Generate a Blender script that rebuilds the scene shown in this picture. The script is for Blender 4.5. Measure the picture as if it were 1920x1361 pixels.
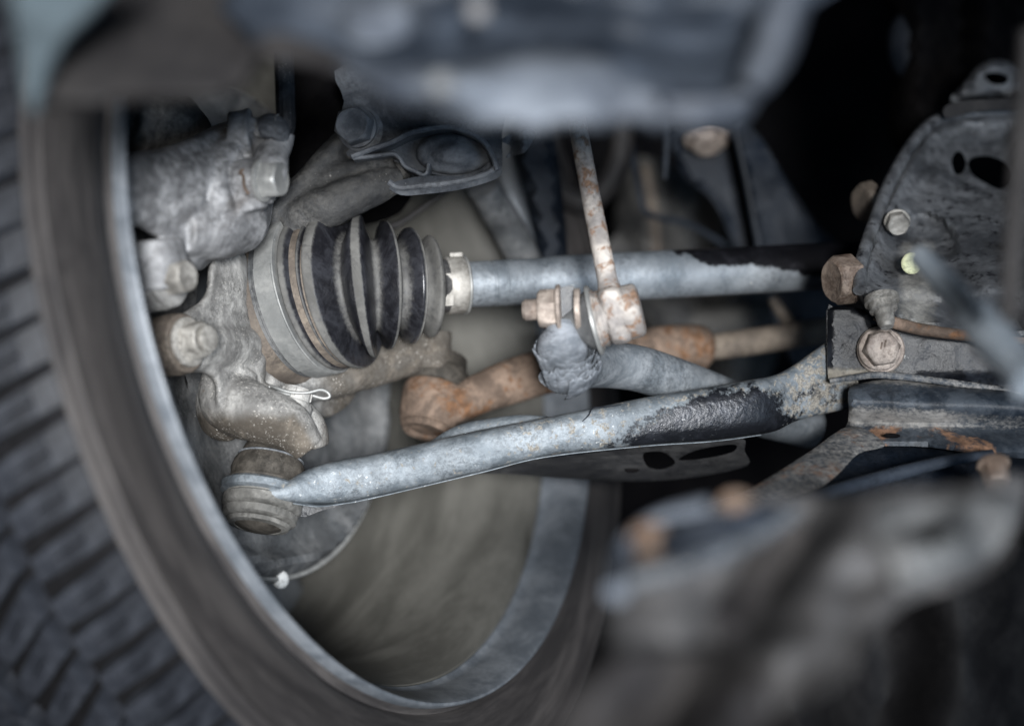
import bpy, bmesh, math, random
import numpy as np
from mathutils import Vector, Matrix, noise, geometry
for o in list(bpy.data.objects): bpy.data.objects.remove(o)
S = bpy.context.scene
COL = S.collection
random.seed(7)
# ------------------------------------------------------------------ camera
F, CX, CY, Z0 = 3200.0, 960.0, 680.5, 0.24
cam = bpy.data.cameras.new('camera'); co = bpy.data.objects.new('camera', cam); COL.objects.link(co)
co.location = (0, 0, Z0); co.rotation_euler = (math.pi/2, 0, 0)
cam.sensor_width = 36; cam.lens = F/1920*36; cam.clip_start = .01; cam.clip_end = 50
cam.dof.use_dof = True; cam.dof.focus_distance = .842; cam.dof.aperture_fstop = 2.9
S.camera = co
# ------------------------------------------------------------------ world, lamps, exposure
W = bpy.data.worlds.new('World'); S.world = W; W.use_nodes = True
W.node_tree.nodes['Background'].inputs[0].default_value = (.16, .27, .50, 1)
W.node_tree.nodes['Background'].inputs[1].default_value = .018
def area(name, loc, at, sx, sy, watt, colr):
    l = bpy.data.lights.new(name, 'AREA'); l.shape = 'RECTANGLE'; l.size = sx; l.size_y = sy; l.energy = watt; l.color = colr
    o = bpy.data.objects.new(name, l); COL.objects.link(o); o.location = loc
    o.rotation_euler = (Vector(at)-Vector(loc)).to_track_quat('-Z', 'Y').to_euler(); return o
def spot(name, loc, at, watt, colr, size, rad):
    l = bpy.data.lights.new(name, 'SPOT'); l.energy = watt; l.color = colr; l.spot_size = math.radians(size); l.spot_blend = 1; l.shadow_soft_size = rad
    o = bpy.data.objects.new(name, l); COL.objects.link(o); o.location = loc
    o.rotation_euler = (Vector(at)-Vector(loc)).to_track_quat('-Z', 'Y').to_euler(); return o
spot('key_spot', (.11, -1.0, Z0+.03), (-.03, .85, Z0-.005), 350, (.98, .99, 1), 22, .15)  # unseen spot added behind the camera; narrow cone leaves the corners dark
area('blue_fill_light', (.80, -.30, Z0-.16), (.05, .85, Z0), .6, .7, 4.2, (.52, .73, 1))  # unseen blue fill lamp, added to lift and tint the shaded sides
S.view_settings.view_transform = 'Standard'; S.view_settings.look = 'None'
S.view_settings.exposure = 0; S.view_settings.gamma = 1; S.view_settings.use_curve_mapping = False

# ------------------------------------------------------------------ helpers
def P(x, y, d): return Vector(((x-CX)/F*d, d, (CY-y)/F*d+Z0))
def proj(v): return (CX+F*v[0]/v[1], CY-F*(v[2]-Z0)/v[1])
def px(n, d=.85): return n/F*d
UP = Vector((.2, .4, .9)).normalized()
WC = Vector((-.0574, .8758, .0404+Z0)); WN = Vector((.8751, -.4412, .199)).normalized()
WA = WN.cross(Vector((0, 0, 1))).normalized(); WB = WN.cross(WA)
def ray_plane(x, y, O, n):
    d = P(x, y, 1)-Vector((0, 0, Z0)); o = Vector((0, 0, Z0))
    return o+d*((O-o).dot(n)/d.dot(n))
def lerp(a, b, t): return a+(b-a)*t
def smooth(e0, e1, x):
    t = max(0, min(1, (x-e0)/(e1-e0))); return t*t*(3-2*t)

def tag(o, label, cat, group=None, kind=None):
    o['label'] = label; o['category'] = cat
    if group: o['group'] = group
    if kind: o['kind'] = kind
    return o
def thing(name, loc, label, cat, group=None):
    e = bpy.data.objects.new(name, None); COL.objects.link(e); e.location = loc; e.empty_display_size = .02
    return tag(e, label, cat, group)
def adopt(o, parent):
    if parent is not None:
        o.parent = parent
        if parent.type == 'EMPTY': o.matrix_parent_inverse = Matrix.Translation(-Vector(parent.location))
def mk(name, geo, mat, parent=None, smooth_=True, attrs=None, angle=40, bevel=0):
    V, Fc = geo
    bm = bmesh.new(); vs = [bm.verts.new(v) for v in V]
    for f in Fc:
        try: bm.faces.new([vs[i] for i in f])
        except ValueError: pass
    bmesh.ops.recalc_face_normals(bm, faces=bm.faces)
    if bevel: bmesh.ops.bevel(bm, geom=[e for e in bm.edges if len(e.link_faces) == 2 and e.calc_face_angle(0) > .6], offset=bevel, segments=2, affect='EDGES', profile=.6)
    me = bpy.data.meshes.new(name); bm.to_mesh(me); bm.free()
    return finish(name, me, mat, parent, smooth_, attrs, angle)
def finish(name, me, mat, parent, smooth_, attrs, angle):
    me.polygons.foreach_set('use_smooth', [bool(smooth_)]*len(me.polygons))
    if smooth_: me.set_sharp_from_angle(angle=math.radians(angle))
    if attrs:
        for k, fn in attrs.items():
            if k == 'cyl':
                a = me.attributes.new(k, 'FLOAT_VECTOR', 'POINT'); a.data.foreach_set('vector', [c for v in me.vertices for c in fn(v.co)]); continue
            a = me.attributes.new(k, 'FLOAT', 'POINT')
            a.data.foreach_set('value', [float(fn(v.co)) for v in me.vertices])
    me.materials.append(mat)
    o = bpy.data.objects.new(name, me); COL.objects.link(o); adopt(o, parent); return o
def join(*geos):
    V, Fc = [], []
    for v, f in geos:
        n = len(V); V += list(v); Fc += [tuple(i+n for i in q) for q in f]
    return V, Fc
def loft(rings, caps=True, closed=False):
    n = len(rings[0]); V = [v for r in rings for v in r]; Fc = []
    m = len(rings)
    for i in range(m if closed else m-1):
        j = (i+1) % m
        for k in range(n):
            k2 = (k+1) % n; Fc.append((i*n+k, i*n+k2, j*n+k2, j*n+k))
    if caps and not closed: Fc += [tuple(range(n)), tuple(range((m-1)*n, m*n))]
    return V, Fc
def frame(ax):
    ax = ax.normalized(); h = Vector((0, 0, 1)) if abs(ax.z) < .9 else Vector((0, 1, 0))
    a = ax.cross(h).normalized(); return ax, a, ax.cross(a)
def ring(c, ax, r, n=32, ph=0):
    ax, a, b = frame(ax)
    return [c+a*(r*math.cos(ph+2*math.pi*k/n))+b*(r*math.sin(ph+2*math.pi*k/n)) for k in range(n)]
def lathe(prof, O, ax, n=64, closed=False):
    ax = ax.normalized()
    return loft([ring(O+ax*a, ax, max(r, 1e-5), n) for a, r in prof], caps=not closed, closed=closed)
def crom(pts, sub, closed=False):
    """Catmull-Rom through tuples/vectors of any length"""
    A = [np.array(p, float) for p in pts]; n = len(A); out = []
    for i in range(n if closed else n-1):
        if closed: p0, p1, p2, p3 = A[i-1], A[i], A[(i+1) % n], A[(i+2) % n]
        else: p0, p1, p2, p3 = A[max(i-1, 0)], A[i], A[i+1], A[min(i+2, n-1)]
        for s in range(sub):
            t = s/sub
            out.append(.5*((2*p1)+(-p0+p2)*t+(2*p0-5*p1+4*p2-p3)*t*t+(-p0+3*p1-3*p2+p3)*t**3))
    if not closed: out.append(A[-1])
    return out
def tube(pts, n=20, sub=6, sect=None, ends=True):
    """pts: (Vector, radius); sect(k_angle, s)->multiplier"""
    Q = crom([(*p, r) for p, r in pts], sub)
    C = [Vector(q[:3]) for q in Q]; R = [q[3] for q in Q]; rings = []
    t0 = (C[1]-C[0]).normalized(); _, a, b = frame(t0)
    for i, c in enumerate(C):
        t = (C[min(i+1, len(C)-1)]-C[max(i-1, 0)]).normalized()
        a = (a-t*a.dot(t)).normalized(); b = t.cross(a)
        s = i/(len(C)-1)
        rings.append([c+(a*math.cos(w)+b*math.sin(w))*(R[i]*(sect(w, s) if sect else 1)) for w in [2*math.pi*k/n for k in range(n)]])
    return loft(rings, caps=ends)
def ellipsoid(c, rx, ry, rz, n=16):
    rings = []
    for i in range(1, n):
        th = math.pi*i/n
        rings.append([c+Vector((rx*math.sin(th)*math.cos(p), ry*math.sin(th)*math.sin(p), rz*math.cos(th))) for p in [2*math.pi*k/(2*n) for k in range(2*n)]])
    return loft(rings)
def box(c, ax, ay, az):
    V = [c+ax*i+ay*j+az*k for i in (-1, 1) for j in (-1, 1) for k in (-1, 1)]
    return V, [(0, 1, 3, 2), (4, 5, 7, 6), (0, 1, 5, 4), (2, 3, 7, 6), (0, 2, 6, 4), (1, 3, 7, 5)]
def seg_dist(p, poly):
    A = np.array(poly, float); B = np.roll(A, -1, 0); p = np.array(p, float)
    ab = B-A; t = np.clip(((p-A)*ab).sum(1)/np.maximum((ab**2).sum(1), 1e-9), 0, 1)
    return float(np.sqrt((((A+ab*t[:, None])-p)**2).sum(1)).min())
def inside(p, poly):
    x, y = p; c = False; j = len(poly)-1
    for i in range(len(poly)):
        xi, yi = poly[i]; xj, yj = poly[j]
        if (yi > y) != (yj > y) and x < (xj-xi)*(y-yi)/(yj-yi)+xi: c = not c
        j = i
    return c
def sheet(poly, depth, thick=.004, step=12, holes=(), rnd=0, rndpx=0, place=P, sm=4, back=None):
    """outline in 2D -> surface at depth(x,y), solid of the given thickness"""
    B = [tuple(p) for p in crom(poly, sm, True)] if sm > 1 else [tuple(p) for p in poly]
    D = []
    for i, p in enumerate(B):
        q = B[(i+1) % len(B)]; L = math.dist(p, q); k = max(1, int(L/step))
        D += [(lerp(p[0], q[0], s/k), lerp(p[1], q[1], s/k)) for s in range(k)]
    H = [[tuple(p) for p in crom(h, 4, True)] for h in holes]
    pts = [Vector(p) for p in D]; con = [list(range(len(D)))]
    for h in H:
        con.append(list(range(len(pts), len(pts)+len(h)))); pts += [Vector(p) for p in h]
    xs = [p[0] for p in D]; ys = [p[1] for p in D]
    y = min(ys)+step/2; row = 0
    while y < max(ys):
        x = min(xs)+step*(.5+.5*(row % 2))
        while x < max(xs):
            if inside((x, y), D) and seg_dist((x, y), D) > step*.5 and all(not inside((x, y), h) and seg_dist((x, y), h) > step*.3 for h in H): pts.append(Vector((x, y)))
            x += step
        y += step*.87; row += 1
    edges = [(c[i], c[(i+1) % len(c)]) for c in con for i in range(len(c))]
    r = geometry.delaunay_2d_cdt(pts, edges, [], 2 if H else 1, 1e-6)
    v2, fc = r[0], [f for f in r[2]]
    if H: fc = [f for f in fc if all(not inside((sum(v2[i].x for i in f)/3, sum(v2[i].y for i in f)/3), h) for h in H)]
    fr = []
    for v in v2:
        d = depth(v.x, v.y)
        if rnd:
            e = min(1, seg_dist((v.x, v.y), D)/rndpx); d += rnd*(1-math.sqrt(max(0, 1-(1-e)**2)))
        fr.append(place(v.x, v.y, d))
    nv = len(fr)
    bk = [place(v.x, v.y, back(v.x, v.y)) for v in v2] if back else [f+(f-Vector((0, 0, Z0))).normalized()*thick for f in fr] if place is P else [f-WN*thick for f in fr]
    cnt = {}
    for f in fc:
        for i in range(3):
            e = (f[i], f[(i+1) % 3]); cnt[tuple(sorted(e))] = cnt.get(tuple(sorted(e)), [])+[e]
    Fc = [tuple(f) for f in fc]+[tuple(i+nv for i in reversed(f)) for f in fc]
    for k, es in cnt.items():
        if len(es) == 1: a, b = es[0]; Fc.append((b, a, a+nv, b+nv))
    return fr+bk, Fc
def fuse(name, geos, mat, parent, voxel=.0014, it=4, lump=0, lscale=60, attrs=None, angle=60):
    V, Fc = join(*geos)
    me = bpy.data.meshes.new(name)
    bm = bmesh.new(); vs = [bm.verts.new(v) for v in V]
    for f in Fc:
        try: bm.faces.new([vs[i] for i in f])
        except ValueError: pass
    bmesh.ops.triangulate(bm, faces=[f for f in bm.faces if len(f.verts) > 4])
    bmesh.ops.recalc_face_normals(bm, faces=bm.faces); bm.to_mesh(me); bm.free()
    o = bpy.data.objects.new(name, me); COL.objects.link(o)
    m = o.modifiers.new('r', 'REMESH'); m.mode = 'VOXEL'; m.voxel_size = voxel
    m = o.modifiers.new('s', 'SMOOTH'); m.factor = .5; m.iterations = it
    dg = bpy.context.evaluated_depsgraph_get(); dg.update()
    me2 = bpy.data.meshes.new_from_object(o.evaluated_get(dg)); bpy.data.objects.remove(o); me2.name = name
    if lump:
        nn = [v.normal.copy() for v in me2.vertices]; cc = [v.co.copy() for v in me2.vertices]; out = []
        for c, n_ in zip(cc, nn): out += list(c+n_*(lump*(noise.noise(c*lscale)+.45*noise.noise(c*lscale*2.7)+.25*noise.noise(c*lscale*7))))
        me2.vertices.foreach_set('co', out); me2.update()
    return finish(name, me2, mat, parent, True, attrs, angle)
def bolt_geo(O, ax, r, h, wr=0, wh=.0015, ph=.2, dome=.12):
    ax, a, b = frame(ax); geos = []
    base = O
    if wr:
        geos.append(lathe([(0, wr*.97), (wh*.3, wr), (wh*.8, wr*.98), (wh, wr*.9), (wh, r*.9)], O, ax, 28)); base = O+ax*(wh*.9)
    def hexr(hh, k, circ):
        R = []
        for i in range(24):
            w = 2*math.pi*i/24; hx = math.cos(math.pi/6)/math.cos((w % (math.pi/3))-math.pi/6)
            q = r*lerp(hx, min(hx, .9), circ)*k; R.append(base+ax*hh+(a*math.cos(w+ph)+b*math.sin(w+ph))*q)
        return R
    geos.append(loft([hexr(0, 1, 0), hexr(h*.82, 1, 0), hexr(h*.95, .97, 1), hexr(h, .9, 1), hexr(h*(1-.04), .6, 1)]))
    return join(*geos)

# ------------------------------------------------------------------ materials
def mat(name, c1, c2, scale=45, rust=None, speck=None, rough=(.55, .8), metal=0.0, bump=.25, bscale=350, paint=None, dust=None, grime=None, spec=.28, streak=None, grain=.55, cyl=None, blotch=1.0):
    """c1/c2 mottled base; rust=(bias, colour, scale); speck=(amount, colour, scale); paint=(colour, rough, noise, bias); dust=(colour, noise)"""
    m = bpy.data.materials.new(name); m.use_nodes = True; nt = m.node_tree; N = nt.nodes; L = nt.links
    bs = N['Principled BSDF']; tc = N.new('ShaderNodeTexCoord'); co_ = tc.outputs['Object']
    if cyl:
        av = N.new('ShaderNodeAttribute'); av.attribute_name = 'cyl'; co_ = av.outputs['Vector']; streak = cyl
    if streak:
        mp = N.new('ShaderNodeMapping'); mp.inputs['Scale'].default_value = streak; L.new(co_, mp.inputs[0]); co_ = mp.outputs[0]
    def nz(s, det=6, ro=.6, dist=0):
        t = N.new('ShaderNodeTexNoise'); t.inputs['Scale'].default_value = s; t.inputs['Detail'].default_value = det
        t.inputs['Roughness'].default_value = ro; t.inputs['Distortion'].default_value = dist; L.new(co_, t.inputs['Vector']); return t.outputs[0]
    def ramp(x, a, b):
        r = N.new('ShaderNodeMapRange'); r.inputs[1].default_value = a; r.inputs[2].default_value = b; r.interpolation_type = 'SMOOTHSTEP'
        L.new(x, r.inputs[0]); return r.outputs[0]
    def math_(op, a, b):
        k = N.new('ShaderNodeMath'); k.operation = op
        for i, q in enumerate((a, b)):
            if isinstance(q, (int, float)): k.inputs[i].default_value = q
            else: L.new(q, k.inputs[i])
        return k.outputs[0]
    def mix(f, a, b):
        k = N.new('ShaderNodeMix'); k.data_type = 'RGBA'; L.new(f, k.inputs[0])
        for i, q in ((6, a), (7, b)):
            if isinstance(q, tuple): k.inputs[i].default_value = (*q, 1)
            else: L.new(q, k.inputs[i])
        return k.outputs[2]
    def mixf(f, a, b):
        k = N.new('ShaderNodeMix'); L.new(f, k.inputs[0])
        for i, q in ((2, a), (3, b)):
            if isinstance(q, (int, float)): k.inputs[i].default_value = q
            else: L.new(q, k.inputs[i])
        return k.outputs[0]
    def attr(n):
        a = N.new('ShaderNodeAttribute'); a.attribute_name = n; return a.outputs['Fac']
    nl = nz(scale*.55, 5, .6, .9)
    n1 = math_('ADD', math_('MULTIPLY', nz(scale, 9, .68, .8), .75), math_('MULTIPLY', nz(scale*5.3, 7, .7, .3), .25))
    col = mix(ramp(n1, .40, .60), c1, c2)
    lo = tuple(q*.55 for q in c1); col = mix(math_('MULTIPLY', ramp(nl, .56, .34), .75*blotch), col, lo)
    hi = tuple(min(.8, q*1.28) for q in c2); col = mix(math_('MULTIPLY', ramp(nl, .56, .74), .7*blotch), col, hi)
    ro = mixf(n1, rough[0], rough[1])
    if grain:
        gf = math_('MULTIPLY', ramp(nz(bscale*1.3, 4, .7), .58, .36), ramp(nz(bscale*.12, 4, .6), .38, .62)); col = mix(math_('MULTIPLY', gf, grain), col, tuple(q*.30 for q in c1))
    if grime:                                   # dark oily blotches (amount, colour, scale)
        g = ramp(nz(grime[2], 5, .6, 1.0), .62-grime[0]*.4, .80-grime[0]*.4); col = mix(math_('MULTIPLY', g, .8), col, grime[1])
    if rust:
        rn = math_('ADD', nz(rust[2], 8, .7, .4), math_('MULTIPLY', attr('rust'), .45))
        rf = ramp(rn, .66-rust[0], .74-rust[0])
        rc = mix(ramp(nz(rust[2]*4, 4), .35, .65), rust[1], tuple(q*.45 for q in rust[1]))
        col = mix(math_('MULTIPLY', rf, .85), col, rc); ro = mixf(rf, ro, .9)
    if paint:
        pn = math_('ADD', math_('ADD', attr('paint'), paint[3]), math_('MULTIPLY', math_('SUBTRACT', nz(150, 10, .78), .5), paint[2]))
        pw = paint[4] if len(paint) > 4 else .05
        pf = ramp(pn, .5-pw, .5+pw)
        pc = mix(ramp(nz(75, 8, .7, .5), .46, .72), paint[0], tuple(q*2.4+.002 for q in paint[0]))
        col = mix(pf, col, pc); ro = mixf(pf, ro, paint[1])
    if dust:
        dn = math_('ADD', attr('dust'), math_('MULTIPLY', math_('SUBTRACT', nz(420, 6, .7), .5), dust[1]))
        df = math_('MULTIPLY', ramp(dn, .25, .85), ramp(nz(130, 7, .7, .5), .18, .52))
        dc = mix(ramp(nz(55, 6, .65, .6), .36, .66), tuple(q*.62 for q in dust[0]), tuple(q*1.12 for q in dust[0])); col = mix(df, col, dc); ro = mixf(df, ro, .9)
    if speck:
        sf = math_('MULTIPLY', ramp(nz(speck[2]*1.5, 3, .6), .665-speck[0]*.5, .74-speck[0]*.5), ramp(nz(speck[2]*.10, 4), .56-speck[0], .70-speck[0]))
        col = mix(sf, col, speck[1])
    L.new(col, bs.inputs['Base Color']); L.new(ro, bs.inputs['Roughness'])
    bs.inputs['Metallic'].default_value = metal; bs.inputs['Specular IOR Level'].default_value = spec
    h = math_('ADD', math_('MULTIPLY', nz(bscale, 7, .65), .6), nz(bscale*.22, 4))
    if paint: h = math_('ADD', h, math_('MULTIPLY', pf, .25))
    bp = N.new('ShaderNodeBump'); bp.inputs['Strength'].default_value = bump; bp.inputs['Distance'].default_value = .0022
    L.new(h, bp.inputs['Height']); L.new(bp.outputs[0], bs.inputs['Normal'])
    return m
RU = (.30, .13, .055); SAND = (.46, .42, .36)
M = {}
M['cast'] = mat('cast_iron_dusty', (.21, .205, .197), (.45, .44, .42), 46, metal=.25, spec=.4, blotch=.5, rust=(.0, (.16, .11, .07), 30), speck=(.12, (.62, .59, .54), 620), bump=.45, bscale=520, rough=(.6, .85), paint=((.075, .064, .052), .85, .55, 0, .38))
M['alu'] = mat('corroded_aluminium', (.16, .162, .168), (.40, .402, .41), 34, metal=.35, blotch=.5, rust=(-.06, (.20, .15, .10), 24), speck=(.03, (.75, .74, .72), 300), bump=.5, bscale=160, rough=(.5, .8), grime=(.12, (.10, .09, .085), 20))
M['zinc'] = mat('weathered_galvanised_steel', (.12, .14, .158), (.245, .272, .295), 50, metal=.32, rust=(.075, (.40, .365, .31), 260), speck=(.06, (.60, .61, .60), 420), bump=.30, bscale=420, rough=(.42, .7), spec=.4, blotch=.65, paint=((.010, .011, .014),   .30, 1.5, 0, .09), grime=(.12, (.10, .11, .125), 120))
M['shaft'] = mat('grey_shaft_steel', (.155, .178, .20), (.29, .315, .34), 30, metal=.35, rust=(-.05, (.40, .32, .25), 110), speck=(.03, (.66, .66, .64), 300), bump=.25, bscale=300, rough=(.4, .65), paint=((.008, .008, .010), .35, .95, 0, .07), blotch=.6)
M['rubber'] = mat('boot_rubber', (.012, .012, .015), (.034, .035, .041), 90, rough=(.25, .42), bump=.10, bscale=600, spec=.55, dust=((.125, .122, .115), .7), speck=(.0, (.45, .43, .40), 800), grain=.25)
M['joint'] = mat('grey_ball_joint_shell', (.13, .127, .118), (.27, .262, .245), 70, metal=.2, rust=(-.02, (.14, .10, .07), 90), grime=(.1, (.05, .045, .038), 60), bump=.2, rough=(.45, .7))
M['bootblack'] = mat('dark_dust_boot_rubber', (.035, .031, .026), (.09, .08, .068), 60, rough=(.6, .85), bump=.3, speck=(.05, (.3, .28, .25), 500))
M['clamp'] = mat('grey_clamp_band', (.27, .275, .27), (.40, .40, .387), 40, metal=.35, blotch=.5, rough=(.35, .55), bump=.08, grain=.2, spec=.4, rust=(-.12, (.3, .2, .12), 80), speck=(.02, (.65, .64, .6), 400))
M['housing'] = mat('brown_joint_steel', (.12, .10, .085), (.21, .175, .14), 50, rust=(-.02, (.26, .14, .08), 60), bump=.3, rough=(.55, .8))
M['bolt'] = mat('dusty_bolt_steel', (.28, .265, .24), (.50, .48, .445), 90, spec=.5, metal=.4, rust=(.0, (.30, .19, .10), 110), bump=.35, rough=(.5, .75))
M['tanbolt'] = mat('tan_rusted_bolt', (.27, .22, .19), (.50, .43, .375), 110, spec=.5, metal=.35, rust=(.04, (.25, .14, .085), 160), bump=.35, rough=(.5, .75))
M['rustbolt'] = mat('rusty_brown_bolt', (.15, .105, .08), (.34, .27, .22), 80, rust=(.02, (.12, .065, .04), 90), bump=.4, rough=(.45, .75))
M['darkbolt'] = mat('dark_oxidised_bolt', (.10, .108, .122), (.22, .23, .245), 60, rust=(-.1, (.14, .10, .08), 80), bump=.3, rough=(.4, .65))
M['darksteel'] = mat('dark_dirty_steel', (.045, .052, .064), (.145, .155, .17), 38, rust=(-.03, (.17, .11, .075), 50), speck=(.03, (.3, .3, .29), 500), bump=.4, rough=(.45, .75))
M['armdark'] = mat('dark_cast_arm', (.045, .046, .048), (.135, .13, .122), 34, rust=(.0, (.17, .12, .08), 45), speck=(.03, (.3, .28, .26), 500), bump=.5, rough=(.5, .8))
M['linkrod'] = mat('rust_flecked_rod', (.27, .25, .24), (.50, .46, .42), 70, rust=(.15, (.26, .15, .09), 190), bump=.4, rough=(.55, .8))
M['rusty'] = mat('rusted_forging', (.10, .072, .055), (.23, .165, .125), 45, rust=(.13, (.20, .10, .05), 55), bump=.5, rough=(.7, .9))
M['black'] = mat('chipped_black_paint', (.008, .009, .012), (.026, .03, .038), 60, rust=(-.05, (.30, .17, .10), 60), speck=(.05, (.42, .42, .40), 160), bump=.35, rough=(.22, .5), dust=((.36, .33, .28), .9), bscale=200)
M['rail'] = mat('worn_blue_black_rail', (.022, .03, .042), (.075, .088, .105), 45, rust=(.0, (.36, .20, .12), 40), bump=.45, rough=(.3, .6), dust=((.36, .345, .325), 1.5), bscale=200)
M['cover'] = mat('gearbox_cover_grey', (.065, .069, .076), (.21, .218, .23), 22, rust=(-.03, (.16, .105, .07), 30), bump=.35, rough=(.28, .5), spec=.5, grime=(.16, (.03, .029, .028), 20), bscale=180, paint=((.010, .010, .012), .28, 1.7, .37, .09), dust=((.40, .385, .35), .5))
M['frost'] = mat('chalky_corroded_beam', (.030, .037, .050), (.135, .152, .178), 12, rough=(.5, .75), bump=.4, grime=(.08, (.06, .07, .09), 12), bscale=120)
M['frostdark'] = mat('shaded_blue_grey', (.010, .014, .021), (.036, .045, .060), 10, rough=(.5, .7), bump=.3)  # darker copy for the beam's deep upper recess, shade put into the colour
M['tray'] = mat('grey_plastic_tray', (.045, .043, .043), (.12, .118, .12), 9, rough=(.45, .7), bump=.2, grain=.2, grime=(.12, (.055, .052, .050), 9))
M['tyre'] = mat('tyre_rubber', (.019, .0215, .028), (.052, .057, .069), 30, spec=.35, rough=(.38, .62), speck=(.02, (.12, .11, .10), 300), bump=.15, bscale=300, grain=.25)
M['sidewall'] = mat('dusty_sidewall', (.036, .033, .033), (.078, .071, .068), 60, cyl=(.12, 1, 1), rough=(.5, .75), bump=.10, grain=.2, blotch=.6, grime=(.1, (.028, .025, .026), 50), paint=((.004, .004, .005), .9, .1, 0))
M['barrel'] = mat('brake_dust_barrel', (.088, .085, .075), (.145, .140, .125), 26, cyl=(.22, .9, 1), rough=(.45, .65), bump=.06, grain=.15, blotch=.45, grime=(.06, (.035, .033, .026), 30), spec=.35, speck=(.0, (.3, .29, .26), 200))
M['rim'] = mat('grey_wheel_alloy', (.15, .168, .19), (.26, .28, .305), 40, rough=(.35, .55), bump=.10, blotch=.35, metal=.3, grain=.25, speck=(.02, (.60, .62, .64), 260), spec=.4, dust=((.155, .142, .118), .5), rust=(-.12, (.3, .2, .13), 60))
M['shield'] = mat('dirty_backing_plate', (.085, .090, .095), (.185, .187, .188), 34, rust=(-.03, (.18, .13, .095), 40), speck=(.05, (.46, .45, .43), 500), bump=.35, rough=(.5, .75))
M['fender'] = mat('pale_blue_body_paint', (.17, .215, .24), (.195, .245, .27), 20, rough=(.25, .35), bump=.03)
M['liner'] = mat('black_liner_plastic', (.018, .017, .018), (.042, .039, .038), 14, spec=.2, rough=(.5, .7), bump=.15)
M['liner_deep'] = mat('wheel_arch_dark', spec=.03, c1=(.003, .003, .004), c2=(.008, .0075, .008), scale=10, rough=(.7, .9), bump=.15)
M['hose'] = mat('braided_hose_rubber', (.02, .022, .026), (.045, .048, .055), 120, rough=(.4, .6), bump=.4, bscale=900, speck=(.08, (.55, .55, .54), 900))
M['sleeve'] = mat('torn_grey_sleeve', (.13, .145, .165), (.25, .268, .295), 60, rough=(.5, .75), bump=.5, bscale=260, streak=(1, 1, 2.2), speck=(.02, (.6, .6, .6), 400))
M['sway'] = mat('dusty_blue_grey_bar', (.11, .125, .14), (.21, .225, .24), 40, rough=(.5, .75), bump=.35, speck=(.03, (.45, .45, .44), 300))
M['brace'] = mat('dark_blue_brace', (.010, .015, .024), (.036, .041, .050), 26, spec=.15, rust=(-.04, (.14, .09, .06), 30), rough=(.4, .7), bump=.4)
M['grey'] = mat('blue_grey_rod_plastic', (.17, .20, .23), (.28, .31, .34), 40, rough=(.4, .6), bump=.15)
M['yellow'] = mat('pale_yellow_mark', (.62, .64, .40), (.72, .72, .50), 60, rough=(.5, .6), bump=.05)
M['plate_dark'] = mat('shadowed_dirty_plate', (.05, .05, .054), (.13, .127, .125), 34, rust=(-.04, (.15, .10, .075), 40), bump=.3, rough=(.5, .75))  # darker variant of the backing plate colour, with the plate's shade put in
M['hole'] = mat('near_black_shade', (.004, .004, .005), (.010, .009, .009), 40, spec=.05, rough=(.6, .8), bump=.1)  # near-black: shade of slots and recesses put into the colour
M['spot'] = mat('bright_daylight_spot', (.74, .75, .74), (.84, .84, .82), 60, rough=(.3, .5), bump=.05)  # pale colour stands for daylight coming through the wheel

# ------------------------------------------------------------------ background structure
def arch(x, y): return 1.42+.18*math.sin((x-300)/1000)
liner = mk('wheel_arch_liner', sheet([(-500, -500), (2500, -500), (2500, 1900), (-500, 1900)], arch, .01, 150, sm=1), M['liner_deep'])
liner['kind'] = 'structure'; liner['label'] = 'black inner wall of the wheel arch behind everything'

# ------------------------------------------------------------------ wheel
wheel = thing('wheel', WC, 'wheel with treaded tyre and grey alloy rim around the suspension', 'wheel')
prof = [(-.012, .2105), (-.004, .2118), (-.007, .2140), (-.0085, .2165), (-.006, .2185), (-.0035, .2210), (-.0010, .232), (.0000, .240), (.0006, .2415), (.0004, .252), (.0000, .2575), (.0004, .2588), (-.0008, .2598), (-.0010, .2618), (-.0016, .2640), (-.0032, .2664), (-.0040, .2666), (-.0042, .2632), (-.014, .2665), (-.026, .2695),
        (-.10, .2715), (-.170, .2705), (-.19, .266), (-.204, .248), (-.205, .235), (-.196, .218), (-.18, .2135), (-.15, .215), (-.04, .213)]
def cylv(v):
    a = (v-WC).dot(WN); q = v-WC-WN*a; return (math.atan2(q.dot(WB), -q.dot(WA))*.25, a, q.length)
def tyreblack(v):
    a = (v-WC).dot(WN); return smooth(-.0037, -.0042, a) if a < 0 and (v-WC-WN*a).length > .26 else 0
tyre = mk('tyre', lathe(prof, WC, WN, 200, closed=True), M['sidewall'], wheel, angle=50, attrs={'paint': tyreblack, 'cyl': cylv})
rp = [(-.004, .2142), (.0015, .2140), (.0024, .2134), (.0024, .2122), (.0012, .2112), (-.003, .2094), (-.010, .2062), (-.0175, .2045), (-.0205, .2035), (-.0222, .2016), (-.025, .2016), (-.025, .2072), (-.012, .2095), (-.006, .2115)]
def rimdust(v):
    a = (v-WC).dot(WN); return .35*smooth(-.016, -.030, a)
rim = mk('rim', lathe(rp, WC, WN, 200, closed=True), M['rim'], wheel, angle=40, attrs={'dust': rimdust})
mk('barrel', lathe([(-.0235, .2005), (-.029, .1965), (-.042, .1925), (-.064, .185), (-.10, .180), (-.150, .181), (-.178, .184), (-.182, .19), (-.18, .205), (-.15, .209), (-.05, .2065), (-.0235, .2065)], WC, WN, 200, closed=True), M['barrel'], rim, angle=40, attrs={'cyl': cylv})
hub = mk('hub_face', lathe([(-.150, .03), (-.150, .062), (-.158, .07), (-.176, .07), (-.176, .03)], WC, WN, 60, closed=True), M['rim'], wheel)
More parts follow.
